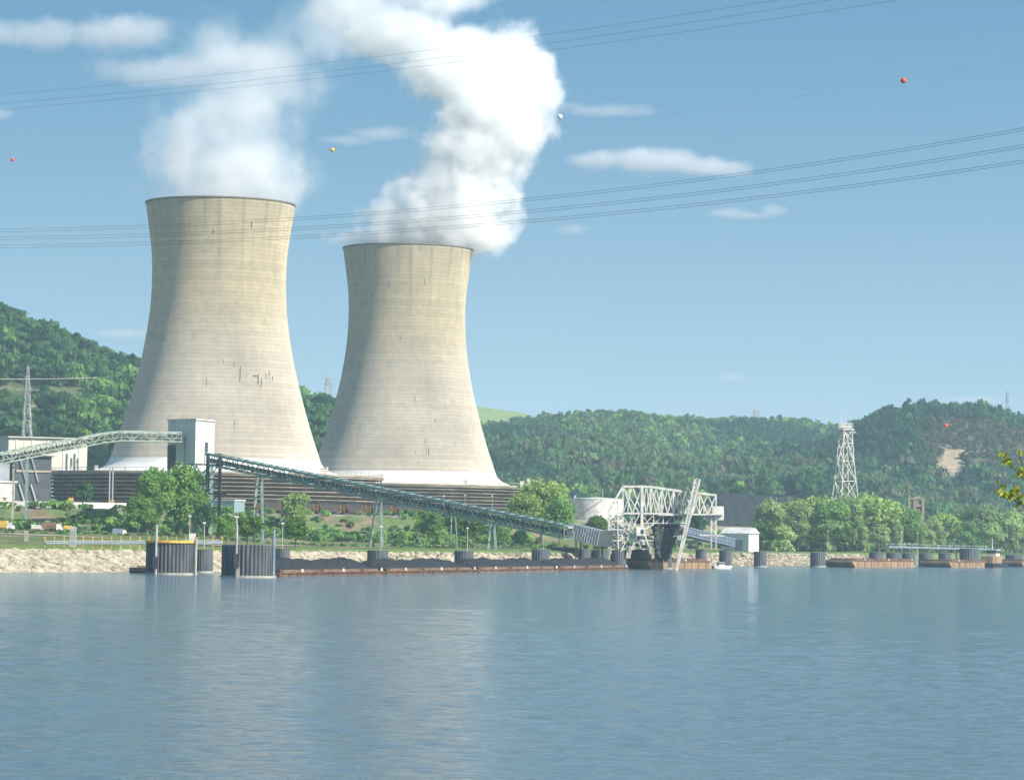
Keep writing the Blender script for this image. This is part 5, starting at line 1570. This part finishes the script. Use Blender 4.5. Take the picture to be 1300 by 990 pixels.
def plant(kind, px, ytop, Y, label, group=None, wide=1.0, cat='tree'):
    root = protos[kind]
    o = root if kind not in used else copy_tree(root)
    used[kind] = 1
    X = XU(px, Y); zb = hz(X, Y); zt = P(px, ytop, Y).z
    s = max(0.2, (zt - zb) / (PH[kind] * 1.0))
    o.location = (X, Y, zb); o.scale = (s * wide, s * wide, s); o.rotation_euler = (0, 0, random.uniform(0, 6.28))
    tag(o, label, cat, group)
    return o
GT = 'trees by the transfer house'
plant('tall_fresh', 190, 600, 905, 'tall green tree left of the pair under the transfer house', GT, 1.1)
plant('round_fresh', 204, 594, 915, 'bushy tree between the tall trees under the transfer house', GT, 0.8)
plant('tall_fresh', 232, 588, 920, 'tallest green tree directly under the transfer house', GT, 1.1)
plant('round_fresh', 246, 598, 925, 'rounded tree at the right of the group under the transfer house', GT, 0.7)
plant('round_fresh', 178, 628, 890, 'lower bushy tree at the left foot of the tree group', GT, 0.9)
plant('round_mid', 262, 640, 880, 'low spreading tree right of the tall group', GT, 0.9)
plant('sparse', 108, 610, 1000, 'small sparse tree in front of the dark louvres', None, 1.6)
plant('round_olive', 376, 627, 1060, 'rounded olive green tree before the hopper cars', None, 0.9)
plant('small', 378, 657, 735, 'small fresh green tree on the bank above the first coal barge', None, 1.15)
plant('round_fresh', 290, 652, 760, 'leafy tree behind the large near mooring cell', None, 0.9)
plant('small', 318, 655, 770, 'bright green bushy tree right of the near mooring cell pole', None, 1.2)
GC = 'trees on the slope below the sloping conveyor'
plant('round_fresh', 541, 646, 1020, 'leftmost tree of the row below the sloping conveyor', GC, 0.8)
plant('tall_fresh', 556, 648, 1015, 'narrow tree second in the row below the sloping conveyor', GC, 1.2)
plant('round_mid', 583, 650, 960, 'dark leafy tree below the middle of the sloping conveyor', GC, 0.9)
plant('small', 596, 655, 945, 'small leafy tree right of the dark one below the conveyor', GC, 1.2)
plant('round_fresh', 640, 668, 960, 'low tree under the lower conveyor span', GC, 1.0)
plant('round_mid', 664, 672, 950, 'low dark tree near the lower conveyor end', GC, 1.0)
plant('round_olive', 690, 612, 1090, 'big yellow-green rounded tree covering the right end of the fill', None, 1.25)
plant('round_olive', 668, 628, 1080, 'yellow-green lower tree on the left of the big rounded one', None, 1.0)
plant('round_fresh', 713, 632, 1050, 'fresh green tree on the right of the big rounded one', None, 0.9)
plant('small', 760, 655, 1150, 'small bush-like tree between the tank and the shed', None, 1.3)
plant('round_mid', 886, 652, 1120, 'green tree seen through the right end of the unloader', None, 0.7)
GR = 'pale trees along the right bank'
rr_ = random.Random(3)
row = [(982, 637, 1330), (1000, 633, 1370), (1016, 640, 1310), (1030, 634, 1340), (1046, 631, 1380), (1060, 634, 1330), (1076, 630, 1370), (1090, 634, 1330), (1104, 628, 1375), (1118, 632, 1340), (1132, 630, 1385), (1146, 638, 1350), (1160, 652, 1360), (1172, 660, 1350),
       (1188, 658, 1480), (1205, 652, 1500), (1222, 648, 1520), (1238, 644, 1500), (1252, 643, 1480), (1268, 648, 1500), (1284, 646, 1470), (1300, 650, 1490), (1318, 648, 1500), (1230, 662, 1420), (1262, 664, 1420), (1290, 662, 1410), (1198, 672, 1400)]
for i, (px, yt, Y) in enumerate(row):
    plant(['round_pale', 'tall_pale', 'round_pale', 'round_olive', 'tall_pale', 'round_fresh'][i % 6], px, yt + rr_.uniform(-2, 2), Y, 'pale spring-green tree in the dense row along the right bank', GR, rr_.uniform(0.85, 1.15) * (1.0 if Y < 1400 else 0.9))
GF = 'low trees at the front of the right bank row'
for i, (px, yt, Y) in enumerate([(975, 664, 1270), (998, 668, 1262), (1025, 662, 1290), (1045, 668, 1290), (1062, 664, 1300), (1098, 666, 1310), (1072, 668, 1300), (1120, 668, 1320), (1142, 666, 1330), (1160, 670, 1340), (1180, 672, 1370)]):
    plant(['small', 'round_pale', 'tall_pale'][i % 3], px, yt, Y, 'lower leafy tree at the front edge of the right bank row', GF, 1.2)

# shrubs on the slopes
def shrubs(name, n, u0, u1, f0, f1, size, label, tints, leafs=60, absY=False):
    r = np.random.default_rng(len(label) + n)
    u = r.uniform(u0, u1, n); t = r.uniform(f0, f1, n)
    te = np.interp(u, *TERR); Y = te + t; X = XU(u, Y)
    keep = (vnoise(X, Y, 22, 5.0) + r.uniform(-.7, .7, n)) > -0.15
    X, Y = X[keep], Y[keep]; Z = height(X, Y); m = len(X)
    Vs, Cs = [], []
    for i in range(m):
        s = size * r.uniform(0.4, 1.3)
        q, wh = crown_cloud(r, leafs, 0.16, [(a_, b_, c_ * 0.9, d_, e_ * 1.3) for a_, b_, c_, d_, e_ in lobes_for(r, 4)], out=1.0)
        v = q.reshape(-1, 3) * (s, s, s * 1.1) + (X[i], Y[i], Z[i] - 0.25 * s)
        Vs.append(v); c = np.array(GREENS[tints[r.integers(0, len(tints))]]) * r.uniform(.8, 1.25)
        Cs.append(np.repeat(c[None] * (1 + r.uniform(-.15, .15, (leafs, 1))), 4, axis=0))
    V = np.concatenate(Vs)
    tag(link(name, np_mesh(name, V, np.arange(len(V)).reshape(-1, 4), mats=[M['leaves']], color=np.concatenate(Cs))), label, kind='stuff')
shrubs('shrubbery', 1700, -120, 640, -90, 2, 2.6, 'green scrub on the slope below the terrace', ['mid', 'fresh', 'fresh', 'olive', 'fresh'])
shrubs('shrubbery', 700, -120, 700, -170, -70, 1.1, 'low scrub on the grassy bench', ['mid', 'fresh', 'olive'])
shrubs('shrubbery', 200, 640, 960, -120, 20, 2.4, 'scrub behind the coal dock', ['mid', 'fresh', 'olive', 'dark'])
shrubs('shrubbery', 900, 930, 1340, -250, -20, 6.0, 'undergrowth beneath the right bank trees', ['mid', 'fresh', 'pale'])

# ------------------------------------------------------------------ near tree whose twigs reach in at the right edge
def near_tree():
    base = Vector((9.4, 38.0, hz(9.4, 38)))
    root = empty('overhanging_tree', base)
    t = MB(base)
    t.tube([base + Vector((0, 0, -.5)), base + Vector((.1, 0, 2.5)), base + Vector((0.2, .1, 5)), base + Vector((.1, 0, 8))], [.22, .18, .13, .05], 10)
    r = np.random.default_rng(5)
    tips = []
    def branch(p0, p1, r0_):
        mid = (p0 + p1) / 2 + Vector((0, 0, 0.12)); t.tube([p0, mid, p1], [r0_, r0_ * .7, r0_ * .3], 6)
    b0 = P(1330, 655, 38); branch(base + Vector((.1, 0, 2.6)), b0, .04)
    twigs = [(1330, 655, 1296, 640), (1296, 640, 1275, 627), (1330, 655, 1300, 610), (1300, 610, 1284, 590), (1284, 590, 1268, 574), (1300, 610, 1295, 575), (1296, 640, 1290, 622), (1330, 620, 1296, 604), (1275, 627, 1270, 618), (1290, 622, 1278, 634)]
    leafs = []
    for x0, y0, x1, y1 in twigs:
        a_ = P(x0, y0, 38 + r.uniform(-.1, .1)); b_ = P(x1, y1, 38 + r.uniform(-.2, .2)); t.tube([a_, b_], [.008, .004], 5)
        for k in range(16):
            q = a_.lerp(b_, r.uniform(0.15, 1.1)) + Vector(r.normal(size=3)) * 0.03
            leafs.append(q)
    for k in range(14):
        z = r.uniform(3, 8); a0 = r.uniform(-1.2, 1.2)
        p0 = base + Vector((.15, 0, z)); p1 = p0 + Vector((2.4 * math.cos(a0), 2.4 * math.sin(a0), r.uniform(.4, 1.4))); branch(p0, p1, .04)
        for j in range(130): leafs.append(p0.lerp(p1, r.uniform(.3, 1.1)) + Vector(r.normal(size=3)) * 0.3)
    t.build('trunk', M['bark'], root, loc=(0, 0, 0))
    V, Cc = [], []
    for q in leafs:
        n_ = Vector(r.normal(size=3)).normalized(); a_ = n_.orthogonal().normalized(); b_ = n_.cross(a_); s = r.uniform(.028, .05)
        for v in (-a_ * s, b_ * s * .55, a_ * s * 1.3, -b_ * s * .55): V.append(tuple(q + v - base))
        c = np.array((0.55, 0.60, 0.09)) * r.uniform(.6, 1.15); Cc += [c] * 4
    link('leaves', np_mesh('leaves', V, np.arange(len(V)).reshape(-1, 4), mats=[M['leaves']], color=np.array(Cc)), root)
    tag(root, 'yellow-green leafy twigs of a near tree reaching in at the right edge', 'tree')
near_tree()

# ------------------------------------------------------------------ power lines and marker balls
def Yline(px): return 620 - (px - 0) * 0.20
def curve_pts(ctrl, n=70, x0=-260, x1=1560, Yf=Yline):
    xs = np.array([c[0] for c in ctrl], float); ys = np.array([c[1] for c in ctrl], float)
    co = np.polyfit(xs, ys, 2)
    return [P(x, float(np.polyval(co, x)), Yf(x)) for x in np.linspace(x0, x1, n)], co
def wire(ctrl, label, rad, group, off=0.0, x0=-260, x1=1560, Yf=Yline, m_='wire'):
    pts, co = curve_pts([(a_, b_ + off) for a_, b_ in ctrl], x0=x0, x1=x1, Yf=Yf)
    o = pts[0].copy()
    w = MB(o).tube(pts, rad, 5).build('power_line', M[m_])
    tag(w, label, 'power line', group)
    return w, co, o
low = [[(0, 291), (350, 278), (650, 255), (950, 217), (1300, 163)], [(0, 301), (350, 290), (650, 269), (950, 236), (1300, 184)], [(0, 312), (350, 300), (650, 281), (950, 252), (1300, 203)]]
upp = [[(0, 120), (300, 94), (650, 49), (971, 3)], [(0, 131), (300, 106), (650, 60), (1041, 3)], [(0, 138.5), (300, 114), (650, 68), (1127, 3)]]
word = ['top', 'middle', 'bottom']
for i, c in enumerate(low):
    wire(c, f'upper wire of the {word[i]} pair crossing the towers', 0.024, 'twin conductors crossing the cooling towers')
    wire(c, f'lower wire of the {word[i]} pair crossing the towers', 0.024, 'twin conductors crossing the cooling towers', off=3.2)
for i, c in enumerate(upp):
    wire(c, f'{word[i]} wire of the three crossing the steam near the top', 0.020, 'single wires crossing the steam')
def ball_wire(ctrl, balls, label, Yf=Yline, rad=0.0045, br=0.36, x0=-260, x1=1560):
    xs = np.array([c[0] for c in ctrl], float); ys = np.array([c[1] for c in ctrl], float)
    co = np.polyfit(xs, ys, 2)
    pts = [P(x, float(np.polyval(co, x)), Yf(x)) for x in np.linspace(x0, x1, 60)]
    o = pts[0].copy()
    r0 = MB(o).tube(pts, rad, 5).build('shield_wire', M['wire'])
    for px, m_ in balls:
        c = P(px, float(np.polyval(co, px)), Yf(px))
        b2 = MB(c)
        prof_ = [(max(0.001, br * math.sin(math.pi * k / 12)), c.z - br * math.cos(math.pi * k / 12)) for k in range(13)]
        b2.lathe(prof_, (c.x, c.y, 0), 20)
        ob = b2.build('marker_ball', M[m_], r0, smooth=True, loc=c - o)
    tag(r0, label, 'shield wire')
ball_wire([(16, 203), (711, 148.5), (1300, 74)], [(16, 'red_ball'), (711, 'white_ball')], 'thin shield wire carrying the leftmost red ball and the white ball')
ball_wire([(-100, 221), (422, 190.5), (1147, 102.5)], [(422, 'yellow_ball'), (1147, 'red_ball')], 'thin shield wire carrying the yellow ball and the high red ball')
ball_wire([(1100, 556), (1201, 540), (1400, 500)], [(1201, 'red_ball')], 'far thin wire low over the right hill with one small red ball', Yf=lambda x: 1300 - (x - 1100) * 0.5, rad=0.01, br=0.75, x0=1020, x1=1450)
# pale line slung over the left hillside
wire([(-200, 470), (0, 480.5), (60, 482), (123, 479)], 'pale slung line crossing the left wooded hill by the pylon', 0.16, None, x0=-200, x1=123, Yf=lambda x: 1425, m_='white_steel')

# ------------------------------------------------------------------ steam and clouds (volumes in closed skins)
def blob_envelope(name, blobs, grow, voxel, origin):
    """closed skin round a set of ellipsoids (cx,cy,cz,rx,ry,rz), merged with a voxel remesh"""
    V, T = [], []
    t = (1 + 5 ** 0.5) / 2
    import bmesh
    bm = bmesh.new()
    for (cx, cy_, cz, rx, ry, rz) in blobs:
        mt = Matrix.Translation((cx, cy_, cz)) @ Matrix.Diagonal((rx * grow, ry * grow, rz * grow, 1))
        bmesh.ops.create_icosphere(bm, subdivisions=3, radius=1.0, matrix=mt)
    me = bpy.data.meshes.new(name); bm.to_mesh(me); bm.free()
    o = bpy.data.objects.new(name, me); C.objects.link(o)
    md = o.modifiers.new('merge', 'REMESH'); md.mode = 'VOXEL'; md.voxel_size = voxel
    dg = bpy.context.evaluated_depsgraph_get()
    ev = bpy.data.meshes.new_from_object(o.evaluated_get(dg))
    ev.name = name
    o.modifiers.clear(); o.data = ev
    bpy.data.meshes.remove(me)
    o.location = origin
    return o

def vapour_mat(name, blobs, dens, soft, nscale, namp, detail=4, zfade=None, step=0.5, rough=0.6, smoothk=0.25, lo=0.0):
    m = bpy.data.materials.new(name)
    n, l, out = nt(m)
    pv = n.new('ShaderNodeVolumePrincipled')
    pv.inputs['Color'].default_value = (1, 1, 1, 1); pv.inputs['Anisotropy'].default_value = 0.0
    l.new(pv.outputs[0], out.inputs['Volume'])
    tc = n.new('ShaderNodeTexCoord')
    last = None
    for (cx, cy_, cz, rx, ry, rz) in blobs:
        mp = n.new('ShaderNodeMapping'); mp.vector_type = 'TEXTURE'
        mp.inputs['Location'].default_value = (cx, cy_, cz); mp.inputs['Scale'].default_value = (rx, ry, rz)
        l.new(tc.outputs['Object'], mp.inputs[0])
        ln = n.new('ShaderNodeVectorMath'); ln.operation = 'LENGTH'; l.new(mp.outputs[0], ln.inputs[0])
        if last is None: last = ln.outputs['Value']
        else:
            sm = n.new('ShaderNodeMath'); sm.operation = 'SMOOTH_MIN'; sm.inputs[2].default_value = smoothk
            l.new(last, sm.inputs[0]); l.new(ln.outputs['Value'], sm.inputs[1]); last = sm.outputs[0]
    nz = n.new('ShaderNodeTexNoise'); nz.inputs['Scale'].default_value = nscale; nz.inputs['Detail'].default_value = detail; nz.inputs['Roughness'].default_value = rough
    l.new(tc.outputs['Object'], nz.inputs['Vector'])
    # f = (1 - dist) + (noise - .5) * amp
    a1 = n.new('ShaderNodeMath'); a1.operation = 'SUBTRACT'; a1.inputs[0].default_value = 1.0 - lo; l.new(last, a1.inputs[1])
    a2 = n.new('ShaderNodeMath'); a2.operation = 'MULTIPLY_ADD'; l.new(nz.outputs['Fac'], a2.inputs[0]); a2.inputs[1].default_value = namp; l.new(a1.outputs[0], a2.inputs[2])
    a3 = n.new('ShaderNodeMapRange'); a3.inputs['From Min'].default_value = namp * 0.5; a3.inputs['From Max'].default_value = namp * 0.5 + soft
    a3.inputs['To Min'].default_value = 0; a3.inputs['To Max'].default_value = dens; a3.interpolation_type = 'SMOOTHSTEP'
    l.new(a2.outputs[0], a3.inputs['Value'])
    res = a3.outputs[0]
    if zfade:
        sp = n.new('ShaderNodeSeparateXYZ'); l.new(tc.outputs['Object'], sp.inputs[0])
        z = n.new('ShaderNodeMapRange'); z.inputs['From Min'].default_value = zfade[0]; z.inputs['From Max'].default_value = zfade[1]
        z.inputs['To Min'].default_value = 1.0; z.inputs['To Max'].default_value = zfade[2]; l.new(sp.outputs['Z'], z.inputs['Value'])
        mu = n.new('ShaderNodeMath'); mu.operation = 'MULTIPLY'; l.new(res, mu.inputs[0]); l.new(z.outputs[0], mu.inputs[1]); res = mu.outputs[0]
    l.new(res, pv.inputs['Density'])
    try: m.cycles.volume_step_rate = step
    except Exception: pass
    return m

def px_blobs(lst, Y, origin, dmul=1.0):
    out = []
    for b in lst:
        px, py, rx, ry = b[:4]; dy = b[4] if len(b) > 4 else 0.0
        p = P(px, py, Y + dy); k = (Y + dy) / F
        out.append((p.x - origin.x, p.y - origin.y, p.z - origin.z, rx * k, 0.5 * (rx + ry) * k * dmul, ry * k))
    return out

YA, YB = 1270, 1455
oA = Vector((cA[0], YA, 139.5)); oB = Vector((cB[0], YB, 139.5))
blA = px_blobs([(279, 244, 112, 34), (235, 197, 64, 90), (283, 200, 86, 90), (332, 208, 72, 80), (305, 135, 92, 84), (350, 85, 80, 75), (405, 35, 75, 66), (275, 60, 60, 60), (440, -25, 80, 50)], YA, oA)
blB = px_blobs([(516, 303, 92, 20), (525, 280, 74, 40), (575, 262, 88, 66), (602, 200, 70, 86), (626, 140, 86, 74), (652, 84, 58, 60, 8), (575, 82, 76, 60), (612, 298, 38, 34), (510, 40, 85, 46), (445, 5, 66, 40), (694, 120, 28, 26), (560, -10, 80, 40)], YB, oB)
sA = blob_envelope('steam_plume', blA, 1.30, 4.0, oA)
sA.data.materials.clear(); sA.data.materials.append(vapour_mat('thin_steam', blA, 0.070, 0.95, 0.055, 2.2, 8, (12, 85, 0.22), 0.40, rough=0.66))
tag(sA, 'thin hazy white steam drifting up from the left cooling tower', 'steam plume', 'steam plumes')
sB = blob_envelope('steam_plume', blB, 1.26, 4.0, oB)
sB.data.materials.clear(); sB.data.materials.append(vapour_mat('thick_steam', blB, 0.16, 0.50, 0.066, 1.9, 8, (60, 120, 0.40), 0.35, rough=0.66, smoothk=0.2))
tag(sB, 'thick billowing white steam rising from the right cooling tower and bending left', 'steam plume', 'steam plumes')

def cloud(lst, dens, label, Y=9000, soft=0.7, namp=0.9):
    o0 = P(lst[0][0], lst[0][1], Y)
    bl = px_blobs(lst, Y, o0)
    c = blob_envelope('cloud', bl, 1.25, 22.0, o0)
    c.data.materials.clear(); c.data.materials.append(vapour_mat('cloud_vapour', bl, dens * 1.4, soft, 0.013, namp * 1.9, 6, None, 0.35, rough=0.65))
    tag(c, label, 'cloud', 'small clouds in the blue sky')
cloud([(150, 42, 90, 28), (60, 45, 70, 24), (0, 42, 60, 20), (-60, 45, 60, 20)], 0.0045, 'long grey-white cloud at the upper left corner')
cloud([(760, 203, 48, 16), (830, 205, 85, 18), (900, 212, 60, 16)], 0.008, 'flat white cloud right of the thick steam plume')
cloud([(925, 270, 34, 8), (985, 268, 24, 9), (945, 274, 40, 6)], 0.006, 'small white cloud puff just below the twin wires')
cloud([(728, 291, 28, 9)], 0.005, 'tiny faint cloud right of the right tower rim')
cloud([(928, 479, 24, 8)], 0.006, 'tiny low cloud above the far ridge')
cloud([(160, 424, 52, 8)], 0.005, 'faint low cloud left of the left cooling tower')
cloud([(485, 170, 50, 12), (440, 178, 40, 9)], 0.004, 'thin cloud streak between the two steam plumes')
cloud([(770, 141, 75, 9), (720, 135, 40, 8)], 0.003, 'thin wispy cloud right of the thick steam by the white ball')
cloud([(0, 145, 26, 9)], 0.005, 'small faint cloud cut by the left edge')
cloud([(210, 92, 120, 24), (320, 78, 90, 30)], 0.0030, 'soft thin cloud behind the three upper wires at left')
cloud([(1235, 508, 60, 7)], 0.004, 'low thin cloud above the right-hand hill')

# ------------------------------------------------------------------ haze
hx0, hx1, hy0, hy1, hz0, hz1 = -3405, 3405, -305, 5005, -6.0, 345.0
hb = MB().box(((hx0 + hx1) / 2, (hy0 + hy1) / 2, (hz0 + hz1) / 2), (hx1 - hx0, hy1 - hy0, hz1 - hz0))
hm = bpy.data.materials.new('haze_air')
n, l, out = nt(hm)
pv = n.new('ShaderNodeVolumePrincipled'); pv.inputs['Color'].default_value = (0.66, 0.87, 1.0, 1); pv.inputs['Density'].default_value = 0.00012; pv.inputs['Anisotropy'].default_value = 0.2
l.new(pv.outputs[0], out.inputs['Volume'])
hz_o = hb.build('haze', hm)
tag(hz_o, 'thin blue haze over the river valley', kind='stuff')
